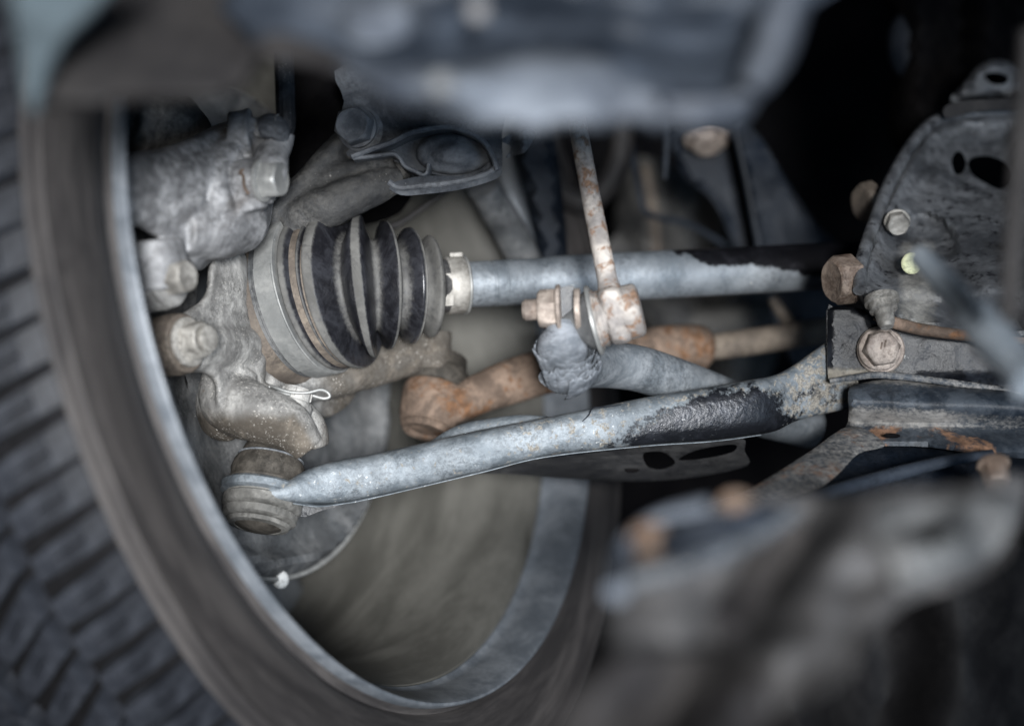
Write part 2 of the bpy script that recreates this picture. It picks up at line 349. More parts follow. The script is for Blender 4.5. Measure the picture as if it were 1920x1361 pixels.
for k in range(7):
    w = 2*math.pi*k/7+.28; rd = WA*math.cos(w)+WB*math.sin(w); tg = WN.cross(rd)
    R = []
    for r, hw, a0, th in ((.058, .020, -.150, .026), (.10, .017, -.152, .024), (.15, .020, -.158, .022), (.185, .030, -.164, .018)):
        c = WC+rd*r+WN*(a0-th/2)
        R.append([c+tg*(hw*i)+WN*(th/2*j) for i, j in ((-1, -1), (1, -1), (1, .6), (.75, 1), (-.75, 1), (-1, .6))])
    mk('spoke', loft(R), M['rim'], rim, attrs={'dust': lambda v: .5}, bevel=.002)
# tread blocks: three ribs of separate blocks
def block_geo(o0, o1, r0, r1, rise, hang, skew, ta=0, tb=1, c0=0, hw=1.0):
    """raised rubber block between axial offsets o0>o1 (fraction ta..tb), tapering towards the tread centre"""
    na, nw = 3, 3; lay = []
    def pt(a, w, r): return WC+WN*a+(WA*math.cos(w)+WB*math.sin(w))*r
    for lev, sh in ((-.007, 1.0), (rise*.84, 1.0), (rise, .93)):
        L_ = []
        for i in range(na):
            u = i/(na-1); t = lerp(ta, tb, .5+(u-.5)*sh); a = lerp(o0, o1, t); rr = lerp(r0, r1, 1-(1-t)**1.6)+lev
            for j in range(nw):
                q = (j/(nw-1)-.5)*2
                L_.append(pt(a, hang*(c0+hw*q*(sh if hw > .9 else sh**.5))*lerp(1.06, .80, t)+skew*(t-.5), rr))
        lay.append(L_)
    V = lay[0]+lay[1]+lay[2]; n = na*nw; Fc = []
    per = [0, 3, 6, 7, 8, 5, 2, 1]
    for l in (0, 1):
        for q in range(8):
            a, b = per[q], per[(q+1) % 8]; Fc.append((l*n+a, l*n+b, (l+1)*n+b, (l+1)*n+a))
    for i in range(na-1):
        for j in range(nw-1):
            a = 2*n+i*nw+j; Fc.append((a, a+1, a+nw+1, a+nw))
    return V, Fc
def siped(o0, o1, r0, r1, rise, hang, skew):
    k = (o0, o1, r0, r1, rise, hang, skew)
    return join(block_geo(*k, 0, .30), block_geo(*k, .30, .78, -.53, .47), block_geo(*k, .30, .78, .53, .47), block_geo(*k, .78, 1))
rows = [(-.0034, -.0370, .2618, .2738, .0052, .036), (-.0450, -.0735, .2745, .2755, .0056, .075), (-.0840, -.1120, .2755, .2755, .0056, -.075)]
for ri, (o0, o1, r0, r1, rise, skew) in enumerate(rows):
    NB = 92 if ri == 0 else 90
    step = 2*math.pi/NB; wide = .41*step
    base = mk('tread_block', siped(o0, o1, r0, r1, rise, wide, skew), M['tyre'], tyre, angle=35)
    alt = mk('tread_block', siped(o0, o1+.0006, r0, r1, rise*.98, wide*.86, skew), M['tyre'], tyre, angle=35)
    for k in range(NB):
        o = base if k == 0 else alt if k == 1 else (base if k % 3 else alt).copy()
        if k > 1: COL.objects.link(o); o.parent = tyre
        ang = step*(k+.25*ri+(.06 if k % 3 == 1 else 0))
        o.matrix_basis = Matrix.Translation(WC) @ Matrix.Rotation(ang, 4, WN) @ Matrix.Translation(-WC)
bw = mk('daylight_spot', join(ellipsoid(P(526, 1086, .90), .0045, .003, .0050, 10)), M['spot'], wheel)  # pale ellipsoid added in place of daylight seen through the wheel gap

# ------------------------------------------------------------------ backing plate behind the hub
so = WC-WN*.100
def splace(x, y, d): return so+WA*x+WB*y+WN*d
def onplate(x, y):
    v = ray_plane(x, y, so, WN)-so; return (v.dot(WA), v.dot(WB))
hx, hy = onplate(354, 715)
dia = [(hx-.0035, hy), (hx, hy-.007), (hx+.0035, hy), (hx, hy+.007)]
def sdep(x, y):
    r = math.hypot(x, y); return .004*smooth(.06, .10, r)+.006*smooth(.122, .128, r)-.010*smooth(.132, .1365, r)+.0006*noise.noise(Vector((x, y, 0))*60)
shield = thing('brake_backing_plate', so, 'grey dished brake backing plate behind the knuckle, inside the rim', 'backing plate')
cir = [(.1375*math.cos(w), .1375*math.sin(w)) for w in [2*math.pi*k/60 for k in range(60)]]
inn = [(.04*math.cos(w), .04*math.sin(w)) for w in [2*math.pi*k/20 for k in range(20)]]
mk('plate', sheet(cir, sdep, .0035, .0045, holes=[inn, [(p[0]*.999, p[1]) for p in dia]], place=splace, sm=1), M['shield'], shield)
mk('bead', lathe([(.0005, .135), (.003, .1368), (.003, .1385), (.0, .1398), (-.005, .1392), (-.005, .135)], so, WN, 120, closed=True), M['clamp'], shield)
# rotor behind the plate
mk('rotor', lathe([(-.012, .05), (-.012, .122), (-.034, .122), (-.034, .05)], so, WN, 90, closed=True), M['armdark'], thing('brake_disc', so-WN*.02, 'dark brake disc hidden behind the grey backing plate', 'brake disc'))

# ------------------------------------------------------------------ drive shaft with joint boot
BN = Vector((.89, -.352, .262)).normalized()
J = P(610, 552, .872)
dsh = thing('drive_shaft', J, 'grey drive shaft with ribbed black rubber joint boot', 'drive shaft')
SD = Vector((.955, .262, .062)).normalized()
def ax_of(sy, up): return Vector((1, sy, up)).normalized()
mk('joint_housing', lathe([(-.055, .030), (-.050, .0405), (-.044, .0415), (-.040, .0405), (-.036, .0375), (-.026, .0372), (-.025, .0385), (-.014, .0388), (-.010, .037), (-.010, .02)], P(610, 552, .872)+BN*.0185, BN, 96), M['housing'], dsh)
# stations: (px x, px y, depth, radius px, axis dy, axis up, dust)
def st(x, y, d, r, sy, up, du):
    du = du*.72 if .55 < du < .98 and x > 655 else du
    return (P(x, y, d), ax_of(sy, up), r/F*d, du)
A0, U0 = BN.y/BN.x, BN.z/BN.x
ST = [st(553, 566, .877, 138, A0, U0, .8), st(557, 564, .876, 145, A0, U0, .9), st(566, 561, .874, 146, A0, U0, .9), st(590, 553, .872, 147, A0, U0, .9),
      st(594, 552, .872, 139, A0*.99, U0*.98, .0), st(598, 551, .871, 147, A0*.98, U0*.96, .7), st(604, 550, .871, 149, A0*.98, U0*.95, 1.0), st(609, 549, .871, 147, A0*.98, U0*.93, .5), st(613, 548, .870, 136, A0*.97, U0*.9, -.1), st(618, 547, .870, 132, A0*.97, U0*.87, .5),
      st(623, 547, .870, 136, A0*.97, U0*.85, .1), st(627, 546, .870, 143, A0*.97, U0*.83, .6), st(631, 545, .870, 143, A0*.97, U0*.81, .5), st(635, 545, .870, 136, A0*.97, U0*.79, -.1),
      st(640, 544, .870, 149, A0*.97, U0*.75, 1.1), st(652, 542, .870, 150, A0*.95, U0*.66, 1.1), st(656, 541, .870, 147, A0*.9, U0*.64, .3), st(661, 540, .870, 122, A0*.72, U0*.56, -.1), st(664, 539, .870, 104, A0*.6, U0*.5, .7), st(669, 539, .870, 100, A0*.5, U0*.48, .8), st(673, 538, .870, 108, A0*.42, U0*.45, .3),
      st(681, 537, .871, 131, A0*.22, U0*.42, .1), st(685, 537, .871, 134, A0*.12, U0*.40, 1.0), st(689, 537, .871, 134, A0*.05, U0*.38, 1.0), st(692, 536, .871, 130, .02, U0*.33, .2), st(695, 536, .871, 104, .08, U0*.28, .0), st(699, 535, .872, 88, .12, U0*.22, .9), st(704, 535, .872, 85, .16, U0*.18, .9), st(709, 535, .872, 93, .20, U0*.14, .3),
      st(719, 535, .874, 117, .26, .05, -.1), st(723, 535, .874, 120, .28, .04, .3), st(725.5, 535, .874, 120, .29, .04, 1.0), st(728, 535, .875, 117, .3, .04, .4), st(731, 535, .875, 90, .31, .03, .1), st(736, 535, .876, 76, .32, .03, .9), st(742, 535, .877, 74, .33, .03, .9), st(749, 535, .879, 84, .34, .03, .5),
      st(761, 536, .881, 106, .36, .03, -.1), st(766, 536, .882, 109, .36, .03, .3), st(769, 536, .883, 109, .36, .03, 1.0), st(771.5, 536, .883, 106, .36, .03, .5), st(775, 536, .884, 78, .36, .03, .3), st(780, 536, .885, 66, .36, .03, .9), st(786, 536, .886, 66, .35, .03, 1.0), st(793, 537, .888, 78, .34, .03, .9),
      st(802, 537, .889, 94, .32, .03, 1.0), st(808, 537, .890, 95, .31, .04, 1.1), st(813, 537, .891, 88, .31, .045, .9), st(818, 537, .892, 64, .30, .05, .6), st(824, 536, .893, 51, .30, .055, .6), st(830, 536, .894, 50, .29, .06, .7), st(845, 536, .896, 49, .28, .062, .7), st(876, 534, .898, 47, .275, .062, .7)]
Q = crom([(*c, *a, r, du) for c, a, r, du in ST], 3); NS = 144; rings = []; dv = []
for q in Q:
    c, a, r = Vector(q[:3]), Vector(q[3:6]).normalized(), q[6]; b = Vector((0, 0, 1)); b = (b-a*b.dot(a)).normalized(); s = b.cross(a)
    rings.append([c+(b*math.cos(2*math.pi*k/NS)+s*math.sin(2*math.pi*k/NS))*r*(1+.004*noise.noise(Vector((k*.2, c.x*300, 0)))) for k in range(NS)]); dv += [q[7]]*NS
boot = mk('boot', loft(rings), M['rubber'], dsh, angle=80)
at = boot.data.attributes.new('dust', 'FLOAT', 'POINT'); at.data.foreach_set('value', dv)
# large clamp band and its overlap
c1 = P(580, 556, .8735)
mk('clamp', lathe([(-.0068, .0395), (-.0066, .0414), (.0040, .0422), (.0046, .0420), (.0046, .0395)], c1, BN, 120), M['clamp'], dsh)
mk('clamp_step', lathe([(-.0112, .038), (-.0110, .0398), (-.0092, .0402), (-.0090, .0388), (-.0088, .0400), (-.0074, .0404), (-.0072, .038)], c1, BN, 120), M['shield'], dsh)
ax, fa, fb = frame(BN)
arc = []
for k in range(25):
    w = math.radians(lerp(-62, 24, k/24)); d = (Vector((0, -1, 0))*math.cos(w)+Vector((0, 0, 1))*math.sin(w)); d = (d-BN*d.dot(BN)).normalized()
    arc.append([c1+BN*o+d*r for o, r in ((-.0064, .0410), (-.0064, .0424), (.0040, .0432), (.0040, .0415))])
mk('clamp_tail', loft(arc), M['clamp'], dsh)
c2 = P(853, 535, .897)
mk('clamp', lathe([(-.0048, .012), (-.0048, .0148), (-.0042, .0151), (.0040, .0151), (.0046, .0146), (.0046, .012)], c2, SD, 64), M['bolt'], dsh)
mk('clamp_edge', lathe([(.0046, .012), (.0046, .0156), (.0056, .0156), (.0056, .012)], c2, SD, 64), M['clamp'], dsh)
cb = c2+Vector((-.004, -.0148, -.003)); mk('clamp_buckle', box(cb, SD*.0042, Vector((0, .0012, 0)), Vector((0, 0, .0085))), M['bolt'], dsh, bevel=.0006)
mk('clamp_ear', box(c2+Vector((.001, -.004, .0156)), SD*.0035, Vector((0, .004, 0)), Vector((0, 0, .0012))), M['bolt'], dsh, bevel=.0005)
s0 = P(872, 534, .899)
def spt(t): return s0+SD*t
def shaftpaint(v):
    x, y = proj(v)
    top = 560-.085*(x-1000)
    edge = 476+.0*(x-1290)+smooth(1290, 1330, x)*22+smooth(1400, 1560, x)*22
    if x > 1560: return 1.0
    return min(.85, .5+((edge-y)/40)) if x > 1260 else -1
sh = [(-.03, .0105), (0, .0117), (.004, .0120), (.0135, .0122), (.0138, .0118), (.0150, .0118), (.0153, .0122), (.0200, .0122), (.0203, .0118), (.0210, .0118), (.0213, .0123), (.036, .0122), (.0385, .0119), (.040, .0121), (.048, .0128), (.056, .0131)]+[(.06+.0035*i, .0131) for i in range(60)]
mk('shaft', lathe(sh, s0, SD, 72), M['shaft'], dsh, attrs={'paint': shaftpaint})

# ------------------------------------------------------------------ steering knuckle
def kd(x, y):
    return .846-.00042*max(0, 480-x)+.00006*max(0, x-480)
kn = thing('steering_knuckle', P(480, 840, .85), 'cast iron steering knuckle speckled with dust, left of the boot', 'knuckle')
kgeo = [sheet([(420, 452), (462, 480), (464, 540), (472, 590), (486, 635), (503, 668), (498, 690), (494, 725), (502, 744), (522, 768), (545, 790), (520, 805), (470, 800), (425, 790), (405, 760), (404, 722), (384, 700), (344, 692), (318, 660), (335, 596), (372, 570), (388, 540), (392, 500)], kd, .016, 7, rnd=.006, rndpx=16),
        tube([(P(432, 700, .844), .013), (P(430, 748, .838), .0150), (P(478, 774, .828), .0140), (P(540, 798, .826), .0120), (P(580, 842, .828), .0080)], 24),
        ellipsoid(P(470, 770, .852), .020, .016, .015), ellipsoid(P(420, 760, .860), .014, .014, .018),
        tube([(P(500, 770, .850), .009), (P(545, 778, .848), .0105), (P(578, 806, .846), .0095), (P(589, 840, .846), .0075)], 20),
        tube([(P(312, 650, .81), .0118), (P(340, 645, .795), .0118)], 24),
        tube([(P(352, 648, .806), .013), (P(405, 650, .828), .0125), (P(455, 650, .850), .012)], 20),
        tube([(P(520, 726, .876), .009), (P(600, 716, .888), .010), (P(690, 690, .905), .011), (P(790, 652, .93), .013)], 20),
        lathe([(-.078, .046), (-.078, .060), (-.058, .058), (-.056, .044)], WC, WN, 48, closed=True),
        tube([(P(805, 618, .93), .0125), (P(800, 690, .93), .0130)], 24)]
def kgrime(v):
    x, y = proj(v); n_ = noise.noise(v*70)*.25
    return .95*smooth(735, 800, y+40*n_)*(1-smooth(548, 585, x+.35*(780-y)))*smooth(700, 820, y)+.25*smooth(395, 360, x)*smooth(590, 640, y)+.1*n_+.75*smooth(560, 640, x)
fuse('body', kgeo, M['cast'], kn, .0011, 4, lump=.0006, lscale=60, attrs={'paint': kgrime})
mk('boss_sleeve', lathe([(-.016, .0128), (-.014, .0142), (-.004, .0145), (-.002, .0137), (.0, .0138), (.0012, .0128), (.0012, .009)], P(347, 643, .785), Vector((.86, -.48, .13)), 48), M['housing'], kn)
mk('bolt', bolt_geo(P(350, 642, .784), Vector((.86, -.48, .13)), .0090, .0085, .0118, .0024, .35), M['bolt'], kn)
mk('bolt_tip', lathe([(0, .0062), (.0014, .0060), (.0018, .005)], P(389, 635, .7775), Vector((.86, -.48, .13)), 24), M['bolt'], kn)
# castle nut with cotter pin
nu = Vector((.22, .25, .94)).normalized(); n0 = P(545, 778, .834)
mk('castle_nut', join(bolt_geo(n0-nu*.004, nu, .0098, .0095, .0108, .002, .1), lathe([(.006, .0075), (.010, .0072), (.0135, .0070), (.0138, .005)], n0, nu, 24)), M['cast'], kn)
for k in range(6):
    w = k*math.pi/3+.3; _, a, b = frame(nu); d = a*math.cos(w)+b*math.sin(w)
    mk('castellation', box(n0+nu*.0105+d*.0062, d*.0016, nu.cross(d)*.0020, nu*.0022), M['cast'], kn, bevel=.0005)
pz = n0+nu*.0125
pin = tube([(pz+Vector((-.0125, -.004, .0025)), .0007), (pz+Vector((-.009, -.0085, .0015)), .0008), (pz+Vector((-.002, -.0095, -.0005)), .0008), (pz+Vector((.006, -.0085, -.0008)), .0008), (pz+Vector((.012, -.007, .0006)), .0008), (pz+Vector((.0155, -.006, -.0006)), .0008), (pz+Vector((.0165, -.006, -.0028)), .0008), (pz+Vector((.0135, -.006, -.0036)), .0008), (pz+Vector((.0085, -.007, -.0022)), .0008)], 10, 6)
mk('cotter_pin', pin, M['clamp'], kn)
mk('cotter_pin_leg', tube([(pz+Vector((-.0125, -.004, .0025)), .0008), (pz+Vector((-.0135, -.0045, .0005)), .0008), (pz+Vector((-.009, -.009, -.0004)), .0008), (pz+Vector((-.002, -.010, -.0018)), .0008)], 10, 5), M['clamp'], kn)

# ------------------------------------------------------------------ brake caliper
cal = thing('brake_caliper', P(380, 480, .79), 'corroded pale aluminium brake caliper at the upper left of the boot', 'caliper')
def cd(x, y): return .815-.0004*max(0, 460-x)
cg = [sheet([(225, 300), (300, 280), (350, 262), (400, 238), (440, 226), (474, 226), (484, 262), (470, 292), (478, 312), (505, 330), (512, 372), (505, 420), (492, 450), (455, 472), (400, 488), (368, 508), (330, 470), (285, 440), (255, 425), (225, 415)], cd, .035, 7, rnd=.016, rndpx=34),
      tube([(P(225, 350, .74), .010), (P(300, 345, .765), .013), (P(380, 330, .79), .013), (P(440, 300, .80), .012)], 20),
      tube([(P(330, 430, .775), .013), (P(410, 420, .795), .017), (P(470, 420, .808), .013)], 20),
      tube([(P(430, 250, .80), .010), (P(472, 248, .80), .0115)], 20), tube([(P(470, 235, .802), .0095), (P(476, 262, .80), .0095)], 16),
      tube([(P(290, 400, .762), .009), (P(345, 380, .772), .0085), (P(360, 340, .775), .006)], 16),
      tube([(P(245, 400, .755), .005), (P(290, 374, .757), .005), (P(335, 362, .766), .005)], 14),
      tube([(P(420, 300, .79), .006), (P(405, 350, .782), .006), (P(420, 400, .782), .006)], 14),
      tube([(P(440, 345, .800), .0115), (P(505, 338, .795), .0110)], 22), tube([(P(452, 352, .79), .007), (P(470, 400, .79), .009)], 14),
      tube([(P(290, 455, .765), .013), (P(296, 500, .765), .014), (P(300, 545, .765), .0125)], 20),
      tube([(P(275, 530, .780), .0140), (P(308, 523, .768), .0125)], 24)]
def calr(v):
    x, y = proj(v); return .25*smooth(330, 240, y)
fuse('body', cg, M['alu'], cal, .0010, 4, lump=.0008, lscale=60, attrs={'rust': calr})
mk('slide_pin_boot', lathe([(-.010, .0135), (-.002, .0138), (.0, .0125), (.002, .0128), (.003, .0115), (.003, .006)], P(312, 523, .765), Vector((.86, -.5, .08)), 40), M['cast'], cal)
mk('slide_bolt', bolt_geo(P(322, 522, .760), Vector((.86, -.5, .08)), .0078, .0095, .0, .002, .3), M['bolt'], cal)
mk('banjo_boss', lathe([(-.014, .0098), (-.002, .0100), (.0, .0093), (.0015, .0096), (.0025, .0085)], P(487, 338, .787), Vector((.93, -.35, .0)), 40), M['alu'], cal)
mk('banjo_bolt', bolt_geo(P(490, 338, .785), Vector((.93, -.35, .0)), .0088, .0088, .0103, .002, .1), M['clamp'], cal)
mk('rust_clip', tube([(P(456, 318, .778), .0007), (P(450, 324, .777), .0008), (P(456, 330, .776), .0007), (P(458, 350, .776), .0007), (P(466, 364, .777), .0007)], 8, 5), M['rusty'], cal)
cad = fuse('carrier', [tube([(P(235, 250, .80), .014), (P(300, 240, .82), .013), (P(365, 225, .83), .012)], 20), tube([(P(240, 225, .80), .012), (P(330, 240, .82), .014), (P(375, 265, .83), .010)], 20)], M['armdark'], cal, .0016, 5, lump=.001)
# hose
hose = thing('brake_hose', P(505, 320, .80), 'ribbed black brake hose hanging down to the caliper fitting', 'hose')
mk('hose', tube([(P(533, 60, .80), .0044), (P(533, 120, .80), .0044), (P(535, 190, .80), .0044), (P(536, 235, .80), .0044), (P(528, 262, .80), .0042)], 60, 10, sect=lambda w, s: 1+.045*math.cos(15*w)), M['hose'], hose, angle=80)
mk('ferrule', tube([(P(530, 248, .80), .0058), (P(524, 268, .80), .0064), (P(514, 290, .797), .0066), (P(510, 296, .796), .0058)], 24, 5), M['alu'], hose)
mk('hose_fitting', tube([(P(512, 285, .796), .0075), (P(508, 305, .792), .0082), (P(506, 322, .788), .0085), (P(508, 345, .788), .0075)], 24, 4), M['alu'], hose)
mk('clip', tube([(P(484, 245, .80), .0035), (P(496, 240, .797), .0055), (P(508, 238, .795), .0062), (P(522, 246, .795), .0058), (P(526, 262, .797), .004)], 16, 4), M['darkbolt'], hose)
mk('bleed_screw', join(lathe([(0, .0045), (.004, .0045), (.0045, .003), (.009, .003), (.0095, .0042), (.012, .0042)], P(482, 243, .797), Vector((.9, -.3, .2)), 20)), M['cast'], hose)

# ------------------------------------------------------------------ upper arm and strut bracket
ua = thing('knuckle_upper_arm', P(600, 380, .86), 'dark cast arm rising behind the boot to the strut bracket', 'suspension arm')
fuse('arm', [sheet([(490, 400), (520, 360), (560, 320), (600, 280), (645, 240), (700, 240), (765, 290), (772, 322), (740, 350), (712, 362), (700, 384), (672, 402), (640, 425), (580, 430), (520, 440)], lambda x, y: .862+.00005*(x-600)-.004*math.sin((x+y)*.03), .02, 9, rnd=.008, rndpx=22),
             tube([(P(500, 430, .870), .010), (P(560, 370, .866), .009), (P(640, 330, .864), .008), (P(740, 322, .862), .0075)], 18),
             tube([(P(540, 425, .862), .009), (P(620, 385, .857), .011), (P(700, 352, .856), .009), (P(755, 330, .858), .006)], 18)],
     M['armdark'], ua, .0015, 5, lump=.0012, lscale=70)
sbt = thing('shade_tube', P(640, 160, .93), 'black tube added to darken the gap behind the strut bracket', 'strut')  # added black cylinder, stands in for shade behind the bracket
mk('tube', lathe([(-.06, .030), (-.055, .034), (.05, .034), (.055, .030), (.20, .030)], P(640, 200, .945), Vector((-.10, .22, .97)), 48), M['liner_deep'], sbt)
mk('shade_tube_flange', lathe([(.085, .030), (.087, .062), (.092, .064), (.096, .062), (.098, .030)], P(640, 200, .945), Vector((-.10, .22, .97)), 60), M['liner_deep'], sbt)
sb = thing('strut_bracket', P(800, 360, .85), 'dark pressed strut bracket with curled flange and domed centre', 'bracket')
mk('plate', sheet([(648, 120), (940, 120), (941, 250), (939, 322), (900, 330), (830, 330), (770, 315), (720, 296), (668, 302), (640, 275), (632, 236), (645, 190)], lambda x, y: .864+.00001*(x-650)+.0008*noise.noise(Vector((x*.02, y*.02, 0))), .004, 12), M['darksteel'], sb)
def strip(path, w, th, mat_, name, par, wd=Vector((0, -1, 0))):
    """flat strip: path of (x,y,d) px; w = how far it stands towards the viewer, th = thickness in px"""
    pts = crom(path, 6); R = []
    for i, q in enumerate(pts):
        a = pts[max(i-1, 0)]; b = pts[min(i+1, len(pts)-1)]; t = np.array([b[0]-a[0], b[1]-a[1]]); t /= max(1e-6, np.linalg.norm(t)); nx, ny = -t[1], t[0]
        c = P(q[0], q[1], q[2]); c2_ = P(q[0]+nx*th, q[1]+ny*th, q[2]); ww = w(i/(len(pts)-1)) if callable(w) else w
        R.append([c, c+wd*ww*.96, lerp(c, c2_, .25)+wd*ww, lerp(c, c2_, .75)+wd*ww, c2_+wd*ww*.96, c2_])
    return mk(name, loft(R), mat_, par, angle=35)
fl = [(664, 298, .866), (700, 284, .866), (735, 272, .866), (778, 252, .866), (838, 243, .866), (872, 249, .866), (910, 270, .866), (930, 302, .866), (937, 326, .866)]
strip(fl, .020, 10, M['darkbolt'], 'flange', sb)
strip([(937, 322, .866), (916, 338, .866), (866, 352, .866), (800, 360, .866), (752, 364, .866), (730, 352, .866)], .018, 11, M['darkbolt'], 'lower_flange', sb)
strip([(668, 301, .866), (705, 297, .866), (742, 293, .866), (756, 302, .866), (766, 316, .866), (784, 325, .866), (799, 331, .866), (803, 314, .866)], .019, 8, M['darkbolt'], 'tongue', sb)
mk('lower_plate', sheet([(726, 348), (760, 336), (800, 330), (880, 330), (936, 318), (938, 330), (914, 342), (862, 356), (800, 364), (752, 366)], lambda x, y: .850, .008, 8), M['darksteel'], sb)
def dome(x, y):
    r = math.hypot((x-851)/72, (y-288)/40); r2 = math.hypot((x-853)/44, (y-290)/22)
    return .861-.007*max(0, 1-r*r)**.5-.003*smooth(1.15, .5, r2) if r < 1 else .861
mk('dome', sheet([(851+72*math.cos(w), 288+40*math.sin(w)) for w in [2*math.pi*k/36 for k in range(36)]], dome, .004, 5, sm=1), M['darkbolt'], sb)
mk('washer', lathe([(0, .0112), (.0014, .0114), (.0018, .0108), (.0018, .006)], P(676, 243, .862), Vector((.10, -.98, -.10)), 40), M['darkbolt'], sb)
mk('bolt', bolt_geo(P(670, 240, .860), Vector((-.16, -.98, .02)), .0098, .010, .0105, .0022, .3), M['darkbolt'], sb)
mk('tab', sheet([(940, 262), (985, 240), (1005, 250), (985, 285), (962, 292), (948, 296), (958, 276)], lambda x, y: .87+.004*math.sin(x*.12), .004, 8), M['darkbolt'], sb)

# ------------------------------------------------------------------ lower control arm with ball joint
lca = thing('control_arm', P(900, 870, .85), 'long grey lower control arm with half worn black paint', 'control arm')
CA = [  # top (x,y), bottom (x,y), depth, half thickness
 ((456, 914), (460, 931), .846, .014), ((500, 910), (505, 933), .842, .0185), ((540, 899), (546, 940), .839, .0155), ((580, 878), (600, 943), .838, .010), ((628, 864), (640, 941), .842, .011), ((700, 851), (705, 930), .845, .012), ((780, 833), (785, 912), .846, .012), ((900, 806), (905, 884), .848, .012), ((1017, 784), (1022, 855), .850, .012), ((1120, 763), (1125, 843), .852, .0125), ((1216, 744), (1222, 834), .854, .013), ((1320, 727), (1326, 826), .857, .013), ((1400, 713), (1408, 816), .860, .0125), ((1446, 705), (1452, 808), .863, .011), ((1480, 690), (1490, 790), .868, .008), ((1530, 655), (1545, 776), .872, .007), ((1590, 612), (1610, 762), .876, .007)]
Qa = crom([(t[0], t[1], b[0], b[1], d, h) for t, b, d, h in CA], 5); R = []
for q in Qa:
    t, b = P(q[0], q[1], q[4]), P(q[2], q[3], q[4]); u = (t-b)/2; c = (t+b)/2; dy = Vector((0, q[5], 0)); rr = []
    for k in range(28):
        w = 2*math.pi*k/28; cs, sn = math.cos(w), math.sin(w); e = .62
        rr.append(c+u*(math.copysign(abs(cs)**e, cs))+dy*(math.copysign(abs(sn)**e, sn)))
    R.append(rr)
def armpaint(v):
    x, y = proj(v); c = lerp(875, 757, (x-780)/(1450-780)); h = (y-c)/42
    p = max(-.2, min(.74, .5+(x-1205+55*h+60*noise.noise(v*38))/260))
    if h < -.6: p -= .22*smooth(-.6, -.85, h)
    p -= .30*smooth(1425, 1490, x-30*h)
    return p
def armrust(v):
    x, y = proj(v); return .12*smooth(900, 1000, x)+.15*smooth(1460, 1500, x)
mk('arm', loft(R), M['zinc'], lca, attrs={'paint': armpaint, 'rust': armrust}, angle=60)
strip([(556, 938, .832), (600, 944, .836), (640, 940, .840), (705, 928, .842), (900, 882, .846), (1020, 853, .85), (1200, 833, .852), (1330, 824, .856), (1420, 812, .862)], .0135, 2.5, M['zinc'], 'lower_edge', lca)
mk('inner_web', sheet([(540, 935), (600, 945), (680, 930), (660, 940), (600, 958), (565, 968)], lambda x, y: .848, .003, 10), M['black'], lca)
mk('back_edge', tube([(P(800, 845, .868), .003), (P(860, 816, .87), .005), (P(920, 804, .87), .0055), (P(990, 794, .868), .0045), (P(1090, 800, .868), .003)], 14, 5), M['zinc'], lca)
mk('scratch', tube([(P(1092, 790, .8388), .0002), (P(1104, 778, .8388), .0003), (P(1112, 765, .8393), .0003), (P(1135, 763, .8393), .0003), (P(1165, 759, .8398), .0002)], 6, 4), M['black'], lca)
# rear pressed plate
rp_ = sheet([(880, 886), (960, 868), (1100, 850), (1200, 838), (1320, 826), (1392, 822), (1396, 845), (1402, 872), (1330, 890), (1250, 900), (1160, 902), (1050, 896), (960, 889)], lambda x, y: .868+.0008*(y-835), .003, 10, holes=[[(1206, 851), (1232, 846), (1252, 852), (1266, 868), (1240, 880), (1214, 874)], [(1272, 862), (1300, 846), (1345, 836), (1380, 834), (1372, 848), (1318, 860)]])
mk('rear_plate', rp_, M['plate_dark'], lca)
mk('rear_dark_oval', ellipsoid(P(1185, 880, .903), .004, .001, .0018, 8), M['hole'], lca)  # flat near-black oval on the rear plate
# ball joint
bu = Vector((.13, .36, .92)).normalized(); b0 = P(484, 984, .836)
mk('ball_joint_cap', lathe([(.0012, .0001), (.0010, .0100), (.0006, .0105), (-.0012, .0118), (-.0006, .0150), (.0012, .0160), (.0016, .0148), (.0020, .0172), (.0028, .0182), (.0062, .0186), (.0068, .0170), (.0076, .0188), (.0086, .0196), (.0125, .0197), (.0135, .0182), (.0145, .0190), (.0168, .0186), (.018, .014)], b0, bu, 72), M['joint'], lca)
mk('ball_joint_dome', lathe([(-.0034, .0001), (-.0032, .004), (-.0022, .0085), (-.0008, .0114)], b0, bu, 40), M['bootblack'], lca)
mk('joint_seat', lathe([(.0140, .0190), (.0150, .0216), (.0185, .0218), (.0198, .0205), (.0202, .012)], b0, bu, 60), M['zinc'], lca)
mk('ball_joint_boot', lathe([(.0185, .0150), (.0200, .0182), (.0215, .0188), (.0235, .0180), (.0270, .0186), (.0315, .0176), (.0345, .0155), (.040, .0135), (.046, .012)], b0, bu, 60), M['bootblack'], lca)
mk('boot_spring', lathe([(.0335, .0155), (.0345, .0166), (.0355, .0150)], b0, bu, 48), M['darkbolt'], lca)

